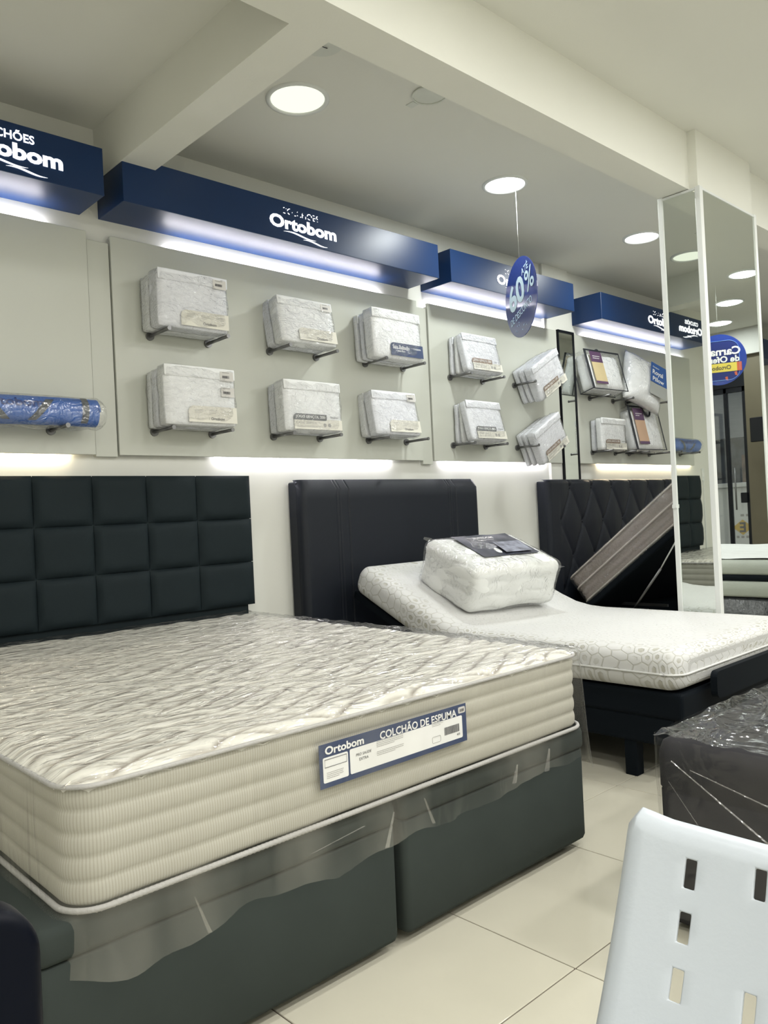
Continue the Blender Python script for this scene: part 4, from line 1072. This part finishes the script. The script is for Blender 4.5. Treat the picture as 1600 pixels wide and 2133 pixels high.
def duvet_bag():
    t = thing('duvet_pack', 'bulky white duvet in glossy clear bag with navy card, on the hexagon mattress', 'duvet pack', (3.45, 2.86, .54))
    W_, D_, H_ = .655, .45, .262
    def shape(pad, seed, amp, folds, n=34):
        bmx = bmesh.new(); bmesh.ops.create_cube(bmx, size=2.0)
        bmesh.ops.subdivide_edges(bmx, edges=bmx.edges[:], cuts=n, use_grid_fill=True)
        for v in bmx.verts:
            p = v.co
            hx, hy, hz = W_ / 2 + pad, D_ / 2 + pad, H_ / 2 + pad * .7
            r = .05
            q = Vector((p.x * hx, p.y * hy, p.z * hz)); c = Vector((max(-hx + r, min(hx - r, q.x)), max(-hy + r, min(hy - r, q.y)), max(-hz + r, min(hz - r, q.z))))
            d = q - c
            if d.length > 1e-6: q = c + d.normalized() * r
            dr = Vector((q.x / hx, q.y / hy, q.z / hz * .6)).normalized()
            am = noise.noise(Vector((q.x * 7 + seed, q.y * 7, q.z * 9))) * amp
            if folds and abs(q.z) < hz * .93:
                sg = abs(math.sin((q.z / H_ * 3.4 + .9 * noise.noise(Vector((q.x * 4.5 + 9, q.y * 4.5, q.z * 3 + 1))) + .4) * math.pi)) ** .28
                am += (sg - 1) * .015 * (.5 + noise.noise(Vector((q.x * 9, q.y * 9, 4))))
            q = q + dr * am
            q.z += .012 * (1 - (q.x / hx) ** 2) * (1 - (q.y / hy) ** 2) * (1 if q.z > 0 else 0)
            v.co = q
        return bm_mesh(bmx)
    M = Matrix.Translation((3.485, 2.885, .785)) @ Matrix.Rotation(R_(-7), 4, 'Z') @ Matrix.Rotation(R_(22), 4, 'X')
    me = shape(0, 1, .012, True); me.transform(M); link('folded_duvet', me, mat('white_duvet_cotton', (.79, .80, .77), .85, bump=.2, bscale=25, var=.02), t, True)
    me = shape(.006, 4, .010, False, 40); me.transform(M); link('clear_bag', me, FILMD, t, True)
    # card on top
    def f(u, v):
        x = -.18 + .42 * u; y = -.11 + .29 * v
        return M @ Vector((x, y, H_ / 2 + .016 + .006 * noise.noise(Vector((x * 9, y * 9, 3)))))
    cdm = link('navy_card', grid_mesh(20, 14, f), mat('charcoal_photo_card', (.035, .038, .055), .35, var=.5, vscale=14), t, True)
    q = lambda x, y, z=.027: M @ Vector((x, y, H_ / 2 + z))
    rx = (M.to_3x3() @ Vector((1, 0, 0))); ry = (M.to_3x3() @ Vector((0, 1, 0)))
    lettering('card_lettering', 'EDREDOM', q(.0, .115), rx, ry, WPRINT, cdm, width=.15, bold=.01)
    link('small_print', on_plane(lines_mesh(.12, 2, .003, .010, 5), q(.0, .085), rx, ry), WPRINT, cdm)
    plate([(.0, -.09), (.20, -.09), (.22, .05), (.02, .05)], .0005, q(0, 0, .0245), rx, ry, 'photo_panel', mat('pale_photo_print', (.20, .21, .26), .4, var=.6, vscale=22), cdm)
    # corner knots of the bag
    for (x, y, z) in ((-.30, .22, .11), (.30, -.22, .09)):
        me = mesh([M @ Vector(p) for p in ((x, y, z), (x * 1.10, y * 1.07, z + .012), (x * 1.05, y * 1.12, z + .02), (x * .93, y * 1.0, z + .02))], [(0, 1, 2, 3)])
        link('bag_corner', me, FILMD, t)
duvet_bag()

# ------------------------------------------------------------------ bed 3: lifted storage bed
def storage_bed():
    x0, x1 = 5.20, 6.90
    t = thing('storage_bed_base', 'black storage bed base with lid lifted on gas struts', 'bed base', (5.9, 2.7, 0))
    bmx = bmesh.new()
    add_box(bmx, x0, x0 + .03, 2.20, 3.54, .02, .36, .006, 1); add_box(bmx, x1 - .03, x1, 2.20, 3.54, .02, .36, .006, 1)
    add_box(bmx, x0, x1, 2.20, 2.23, .02, .36, .006, 1); add_box(bmx, x0, x1, 3.51, 3.54, .02, .36, .006, 1); add_box(bmx, x0, x1, 2.2, 3.54, .02, .04)
    link('storage_box', bm_mesh(bmx), BLKF, t)
    a = R_(37.7); T = Matrix.Translation((0, 3.40, .395)) @ Matrix.Rotation(-a, 4, 'X')
    bmx = bmesh.new(); add_box(bmx, x0, x1, -1.55, .06, -.055, 0, .012, 2); bmesh.ops.transform(bmx, matrix=T, verts=bmx.verts)
    link('lifted_lid', bm_mesh(bmx), BLKF, t)
    for xx in (x0 + .05, x1 - .05):
        g = cyl('gas_strut', (xx, 3.05, .33), (xx, 2.80, .66), .009, PEG, t)
        cyl('strut_rod', (xx, 2.80, .66), (xx, 2.66, .88), .005, ALU, g)
    for xx in (5.4, 5.7): box('lid_rail', xx, xx + .02, 3.0, 3.4, .33, .35, PEG, t)
    m = thing('taupe_mattress', 'film-wrapped taupe ribbed mattress lying on the lifted bed lid', 'mattress', (5.9, 2.8, .5))
    TP = mat('taupe_ribbed_border', (.27, .225, .20), .6, bump=.05, bscale=200, var=.05); TT = mat('taupe_piping', (.50, .46, .42), .6, var=.03)
    Hh = .225; lv = [(0, -.01)]
    for i in range(1, 30):
        s = i / 30; rb = abs(math.sin(math.pi * (s * 5 if s < .55 else 2.75 + (s - .55) * 2.8))) ** .5
        lv.append((Hh * s, -.008 + .010 * rb))
    lv.append((Hh, -.012))
    me = ring_stack(x0 + .01, x1 - .01, -1.50, .0, .06, lv, ns=8, nx=10, ny=12); me.transform(T); link('ribbed_border', me, TP, m, True)
    for h in (.006, Hh * .55, Hh - .004):
        pts = [T @ Vector((x, y, h)) for x, y in rrect(x0 + .003, x1 - .003, -1.507, .007, .065, ns=8)]
        tube('piping', pts, .007, TT, m, 6, True)
    me = ring_stack(x0 - .002, x1 + .002, -1.515, .015, .07, [(-.01, 0), (.05, .003), (.12, -.001), (.19, .003), (Hh + .006, 0), (Hh + .014, -.02)], ns=8, nx=40, ny=50, noise_amp=.006, nscale=9); me.transform(T)
    link('clear_film', me, FILM, m, True)
storage_bed()

# ------------------------------------------------------------------ bed 4: grey base under glossy film (right foreground)
def grey_bed():
    x0, x1, y0, y1, zt = 1.955, 3.42, -.75, 1.085, .50
    t = thing('grey_box_base', 'dark grey suede box bed base under glossy clear film, right foreground', 'bed base', (2.7, .2, 0))
    lv = [(.02, -.01), (.03, 0), (.36, .0), (.365, -.003), (.372, .002), (.46, .004), (.488, -.006), (.498, -.03)]
    link('upholstered_box', ring_stack(x0, x1, y0, y1, .045, lv, ns=8, nx=20, ny=24, noise_amp=.006, nscale=4), GREYF, t, True)
    def f(u, v):
        x = x0 + (x1 - x0) * u; y = y0 + (y1 - y0) * v
        return Vector((x, y, zt - .004 + .004 * noise.noise(Vector((x * 3, y * 3, 2)))))
    link('top_pad', grid_mesh(20, 24, lambda u, v: f(.02 + .96 * u, .02 + .96 * v)), GREYF, t, True)
    for (fx, fy) in ((x0 + .08, y0 + .08), (x1 - .08, y0 + .08), (x0 + .08, y1 - .08), (x1 - .08, y1 - .08)):
        cyl('foot', (fx, fy, 0), (fx, fy, .022), .025, BLACKP, t)
    FG = film('glossy_base_film', haze=.015, gloss=.7, bump=.75, bscale=7, stretch=(1, 1, 1), rough=.14, hazecol=(.6, .6, .62), base=.12)
    # film: sides as taut diagonal pulls from the corner
    lvv = 34; path = rrect(x0 - .008, x1 + .008, y0 - .008, y1 + .008, .05, ns=8, nx=70, ny=90); N = len(path)
    V = []; F = []
    for k in range(lvv + 1):
        s = k / lvv; z = zt + .006 - .46 * s
        for (x, y) in path:
            d = math.hypot(x - x0, y - y1)
            dg = z * 1.0 + d * .55
            fo = noise.noise(Vector((dg * 9, (d - z) * 1.5, 3.3))) + .5 * noise.noise(Vector((dg * 26, (d - z) * 3, 8.1)))
            out = .010 + .010 * fo * (.35 + s)
            cx, cy = (x0 + x1) / 2, (y0 + y1) / 2
            nx_ = Vector((0, math.copysign(1, y - cy), 0)) if abs(y - cy) / .92 > abs(x - cx) / .72 else Vector((math.copysign(1, x - cx), 0, 0))
            V.append(Vector((x, y, z)) + nx_ * max(out, .002))
    for k in range(lvv):
        for j in range(N): F.append((k * N + j, (k + 1) * N + j, (k + 1) * N + (j + 1) % N, k * N + (j + 1) % N))
    FS = film('taut_side_film', haze=.012, gloss=.45, bump=.3, bscale=6, rough=.13, hazecol=(.6, .6, .62), base=.035)
    link('film_side', mesh(V, F), FS, t, True)
    for (za, zb, ya, yb, wd) in ((.455, .22, 1.03, .66, .007), (.40, .12, 1.04, .82, .005), (.44, .33, .98, .55, .004)):
        x = x0 - .021
        me = mesh([(x, ya, za), (x - .003, ya - .002, za - wd * .4), (x - .005, yb, zb - wd), (x, yb + wd * .5, zb)], [(0, 1, 2, 3)])
        link('film_crease', me, FILMC, t)
    def g(u, v):
        x = x0 - .003 + (x1 - x0 + .006) * u; y = y0 - .003 + (y1 - y0 + .006) * v
        q = noise.noise(Vector((x * 6, y * 6, 2.1))) * .6 + noise.noise(Vector((x * 15 + y * 5, y * 15, 7.3))) * .4
        rd = abs(noise.noise(Vector((x * 4 + y * 4, y * 9 - x * 5, 1.4))))
        return Vector((x, y, zt + .006 + .007 * q + .010 * max(0, 1 - rd * 4)))
    link('film_top', grid_mesh(150, 180, g), FG, t, True)
grey_bed()

# ------------------------------------------------------------------ bed seen in the front mirror
def mirror_bed():
    x0, x1, y0, y1 = 5.40, 7.2, .30, 1.72
    t = thing('plastic_wrapped_base', 'black plastic-wrapped bed base seen in the pillar front mirror', 'bed base', (6.3, 1.0, 0))
    BAG = mat('black_glossy_polythene', (.03, .032, .036), .25, bump=.9, bscale=16, var=.1)
    link('box_body', ring_stack(x0, x1, y0, y1, .04, [(0.0, -.02), (.02, 0), (.22, .004), (.44, .0), (.46, -.03)], ns=6, nx=20, ny=20, noise_amp=.012, nscale=6), BAG, t, True)
    m = thing('striped_border_mattress', 'pale mattress with one dark border stripe seen in the pillar front mirror', 'mattress', (6.3, 1.0, .462))
    G = mat('pale_sage_border', (.40, .42, .38), .7, bump=.1, bscale=120, var=.04)
    lv = [(.466, -.01), (.48, 0), (.56, .004), (.572, -.003)]
    link('lower_border', ring_stack(x0, x1, y0, y1, .05, lv, ns=6, nx=6, ny=6), G, m, True)
    link('dark_stripe', ring_stack(x0, x1, y0, y1, .05, [(.572, -.004), (.578, .003), (.61, .003), (.616, -.004)], ns=6, top=False, bot=False), BLKF, m, True)
    link('pillow_top', ring_stack(x0, x1, y0, y1, .05, [(.616, -.003), (.63, .006), (.68, .006), (.705, -.006), (.715, -.04)], ns=6, nx=6, ny=6), G, m, True)
    link('quilted_top', grid_mesh(40, 40, lambda u, v: Vector((x0 + .03 + (x1 - x0 - .06) * u, y0 + .03 + (y1 - y0 - .06) * v, .716 + .010 * abs(math.sin(u * 22 + v * 8)) ** .5))), LINEN, m, True)
mirror_bed()

# ------------------------------------------------------------------ far side of the shop (seen in the mirrors)
bmx = bmesh.new(); add_box(bmx, WX1, WX1 + .1, 0.6, YW + .1, 0, 3.3); link('wall_right', bm_mesh(bmx), WALL, None, False, 'structure')
struct('wall_right', WX1, WX1 + .1, -.10, .6, 0, 2.80, OLIVE)
struct('trim_5', WX1 - .06, WX1 + .1, WY0, 0.6, 2.80, 3.2, mat('grey_lintel_paint', (.45, .45, .43), .6, var=.02))
struct('trim_6', WX1, WX1 + .1, WY0, -.10, 2.45, 2.80, BLACKP)
struct('wall_right', WX1, WX1 + .1, WY0, -1.25, 0, 2.45, OLIVE)
d = thing('glass_shop_door', 'glass shop door with black frame seen in the pillar front mirror', 'door', (WX1, -.6, 0))
GL = film('door_glass', haze=.01, gloss=.9, bump=0.0, rough=.02, base=.05)
box('pane', WX1 + .03, WX1 + .04, -1.25, -.10, .02, 2.45, GL, d)
for y in (-1.24, -.34, -.12): box('frame_post', WX1 + .01, WX1 + .06, y - .02, y + .02, 0, 2.45, BLACKP, d, .003)
box('frame_rail', WX1 + .01, WX1 + .06, -1.25, -.10, 2.39, 2.45, BLACKP, d); box('frame_rail', WX1 + .01, WX1 + .06, -1.25, -.10, .0, .08, BLACKP, d)
lk = box('lock', WX1 - .02, WX1 + .03, -.20, -.12, 1.08, 1.20, BLACKP, d, .006); cyl('door_handle', (WX1 - .05, -.24, 1.0), (WX1 - .05, -.24, 1.5), .009, PEG, d)
PAV = mat('pavement_concrete', (.30, .30, .28), .9, bump=.2, bscale=20, var=.1)
struct('ground', WX1 + .1, WX1 + 5, -4, 2.5, -.14, -.02, PAV)
k = thing('street_kiosk', 'white street cabinet with yellow diamond emblem outside the shop door', 'cabinet', (WX1 + 1.0, -.55, 0))
box('cabinet_body', WX1 + .95, WX1 + 1.5, -1.3, .3, .02, 1.28, ALU, k, .01)
box('counter', WX1 + .9, WX1 + 1.5, -1.35, .35, 1.28, 1.34, ALU, k, .01)
YD = mat('yellow_emblem_print', (.60, .40, .05), .5, var=.03)
em = plate([(-.13, 0), (0, -.10), (.13, 0), (0, .10)], .004, (WX1 + .949, -.60, .76), (0, -1, 0), (0, 0, 1), 'emblem', YD, k)
lettering('emblem_lettering', 'E', (WX1 + .944, -.60, .76), (0, -1, 0), (0, 0, 1), INK, em, width=.08, bold=.03)
for z_, s in ((.90, 1), (.62, 1)):
    link('small_print', on_plane(lines_mesh(.30, 1, .03, .05, int(z_ * 10)), (WX1 + .947, -.60, z_), (0, -1, 0), (0, 0, 1)), INKL, k)
k = thing('street_stall', 'dark stocked street stall outside the shop door', 'stall', (WX1 + 2.2, -.6, 0))
box('stall_body', WX1 + 2.0, WX1 + 2.6, -2.2, 1.0, 0, 2.0, mat('dark_stall', (.05, .06, .07), .6, var=.7, vscale=5), k)
box('stall_front', WX1 + 1.97, WX1 + 2.0, -1.0, .4, 1.35, 1.75, mat('brown_goods', (.14, .08, .05), .6, var=.5, vscale=12), k)
box('roller_shutter', WX1 + 1.9, WX1 + 2.0, -2.2, 1.0, 2.0, 2.9, mat('grey_shutter', (.30, .30, .29), .5, var=.1, stretch=(1, 1, 30)), k)
# wall-mounted screen near the far end of the olive wall
k = thing('wall_screen', 'dark flat screen tilted on the olive wall, seen in the front mirror', 'screen', (9.2, .35, 1.8))
box('screen_panel', 9.05, 9.09, .12, .62, 1.75, 2.02, BLACKP, k, .008); box('bracket', 9.09, 9.5, .33, .38, 1.86, 1.91, BLACKP, k)
# steel display rack across the aisle, seen in the narrow wall mirror
k = thing('steel_rack', 'dark steel display rack across the aisle, seen in the wall mirror', 'rack', (8.6, -1.2, 0))
for x in (8.2, 9.0):
    for y in (-1.0, -1.5): box('upright', x - .02, x + .02, y - .02, y + .02, 0, 2.3, BLACKP, k)
for z in (.4, .9, 1.4, 1.9, 2.28): box('shelf', 8.18, 9.02, -1.52, -.98, z, z + .02, BLACKP, k)

# ------------------------------------------------------------------ white plastic chair (right foreground)
def white_chair():
    t = thing('white_plastic_chair', 'white moulded plastic chair with slotted backrest, right foreground', 'chair', (.55, .25, 0))
    # backrest: s across (+y is the left edge in view), v down the slope
    top = Vector((.742, 0, .806)); sl = Vector((-.50, 0, -1)).normalized(); nrm = Vector((-1, 0, .50)).normalized()
    yL, yR, Ls = .446, .03, .40
    slots = []
    for (yc, v) in ((.380, .045), (.380, .093), (.380, .142), (.380, .19), (.318, .036), (.318, .140), (.318, .19)):
        slots.append((yc, v))
    for c in (.253, .189, .125):
        for v in (.045, .097, .149, .2): slots.append((c, v))
    sw, sh = .0052, .0135
    ys = {yL, yR}; vs_ = {0.0, Ls}
    for yc, v in slots: ys |= {yc - sw, yc + sw}; vs_ |= {round(v - sh, 5), round(v + sh, 5)}
    def dens(vals, step):
        vals = sorted(vals); out = [vals[0]]
        for a in vals[1:]:
            n = max(1, int(math.ceil((a - out[-1]) / step))); b = out[-1]
            for k in range(1, n + 1): out.append(b + (a - b) * k / n)
        return out
    Y = dens(ys, .012); Vv = dens(vs_, .012)
    bmx = bmesh.new(); grid = []
    for v in Vv:
        row = []
        for y in Y:
            q = (y - yR) / (yL - yR)                       # 0..1
            ear = .006 * (max(0, (q - .90) / .10)) ** 1.2 + .010 * (max(0, (.10 - q) / .10)) ** 1.2
            corner = 0
            e = min(yL - y, y - yR)
            if e < .012 and v < .05: corner = (.012 - math.sqrt(max(0, .012 ** 2 - (.012 - e) ** 2))) * (1 - v / .05)
            vv = v - ear * max(0, 1 - v / .08) + corner
            yy = y - .06 * v
            cup = -.030 * (1 - (2 * q - 1) ** 2)           # concave toward the sitter
            roll = 0.012 * max(0, 1 - v / .016) ** 2 * -1
            rim = -.010 * max(0, 1 - e / .012) ** 2
            curve = .05 * (v / Ls) ** 2
            p = Vector((0, yy, 0)) + top + sl * vv + nrm * (-cup * -1 + roll + rim + curve)
            row.append(bmx.verts.new(p))
        grid.append(row)
    for j in range(len(Vv) - 1):
        for i in range(len(Y) - 1):
            cy, cv = (Y[i] + Y[i + 1]) / 2, (Vv[j] + Vv[j + 1]) / 2
            if any(abs(cy - a) < sw and abs(cv - b) < sh for a, b in slots): continue
            bmx.faces.new((grid[j][i], grid[j][i + 1], grid[j + 1][i + 1], grid[j + 1][i]))
    bmesh.ops.recalc_face_normals(bmx, faces=bmx.faces)
    o = link('slotted_backrest', bm_mesh(bmx), WHITEP, t, True)
    sm = o.modifiers.new('solid', 'SOLIDIFY'); sm.thickness = .0055; sm.offset = 0
    bv = o.modifiers.new('bev', 'BEVEL'); bv.width = .0014; bv.segments = 2; bv.limit_method = 'ANGLE'; bv.angle_limit = R_(50)
    # seat
    def f(u, v):
        x = .14 + .44 * u; y = .03 + .43 * v
        return Vector((x, y, .435 + .02 * (2 * v - 1) ** 2 - .03 * (1 - u) ** 3 + (.03 * max(0, (u - .85) / .15) ** 2)))
    o = link('seat', grid_mesh(16, 16, f), WHITEP, t, True); sm = o.modifiers.new('solid', 'SOLIDIFY'); sm.thickness = .006
    for (x, y, dx, dy) in ((.18, .06, -.03, -.03), (.18, .43, -.03, .03), (.56, .06, .05, -.03), (.56, .43, .05, .03)):
        bmq = bmesh.new(); add_cyl(bmq, (x + dx, y + dy, 0), (x, y, .43), .013, .019, 10); link('leg', bm_mesh(bmq), WHITEP, t, True)
white_chair()
# dark chair at lower left
def dark_chair():
    t = thing('black_office_chair', 'black padded chair with rounded back, cut by the lower left corner', 'chair', (.05, .82, 0))
    y0, y1 = .74, .79
    pts = rrect(-.22, .252, .50, .798, .05, ns=10)
    bmq = bmesh.new(); vsx = [bmq.verts.new((x, y1, z)) for x, z in pts]; fce = bmq.faces.new(vsx)
    ex = bmesh.ops.extrude_face_region(bmq, geom=[fce]); vv = [g for g in ex['geom'] if isinstance(g, bmesh.types.BMVert)]
    bmesh.ops.translate(bmq, verts=vv, vec=(0, y0 - y1, 0)); bmesh.ops.recalc_face_normals(bmq, faces=bmq.faces)
    bmesh.ops.bevel(bmq, geom=[e for e in bmq.edges if len(e.link_faces) == 2 and e.calc_face_angle() > .8], offset=.012, segments=4, affect='EDGES', profile=.5)
    link('padded_back', bm_mesh(bmq), mat('black_glossy_vinyl', (.001, .002, .006), .42, spec=.12, bump=.03, bscale=60, var=.05), t, True)
    link('seat', ring_stack(-.21, .22, .79, 1.20, .05, [(.42, -.02), (.43, 0), (.48, .003), (.50, -.02)], ns=6), MATS['black_glossy_vinyl'], t, True)
    cyl('column', (.01, 1.0, .10), (.01, 1.0, .42), .025, PEG, t)
    for k in range(5):
        a = 2 * math.pi * k / 5 + .3
        tube('base_arm', [(.01, 1.0, .11), (.01 + .14 * math.cos(a), 1.0 + .14 * math.sin(a), .08), (.01 + .25 * math.cos(a), 1.0 + .25 * math.sin(a), .05)], .014, BLACKP, t, 8)
        cyl('caster', (.01 + .25 * math.cos(a) - .01, 1.0 + .25 * math.sin(a), .026), (.01 + .25 * math.cos(a) + .012, 1.0 + .25 * math.sin(a), .026), .025, BLACKP, t)
    box('back_support', -.02, .04, .79, .82, .44, .62, BLACKP, t, .005)
    box('side_bracket', .225, .275, .76, .80, .545, .61, mat('grey_bracket_plastic', (.20, .20, .17), .5, var=.05), t, .008)
dark_chair()
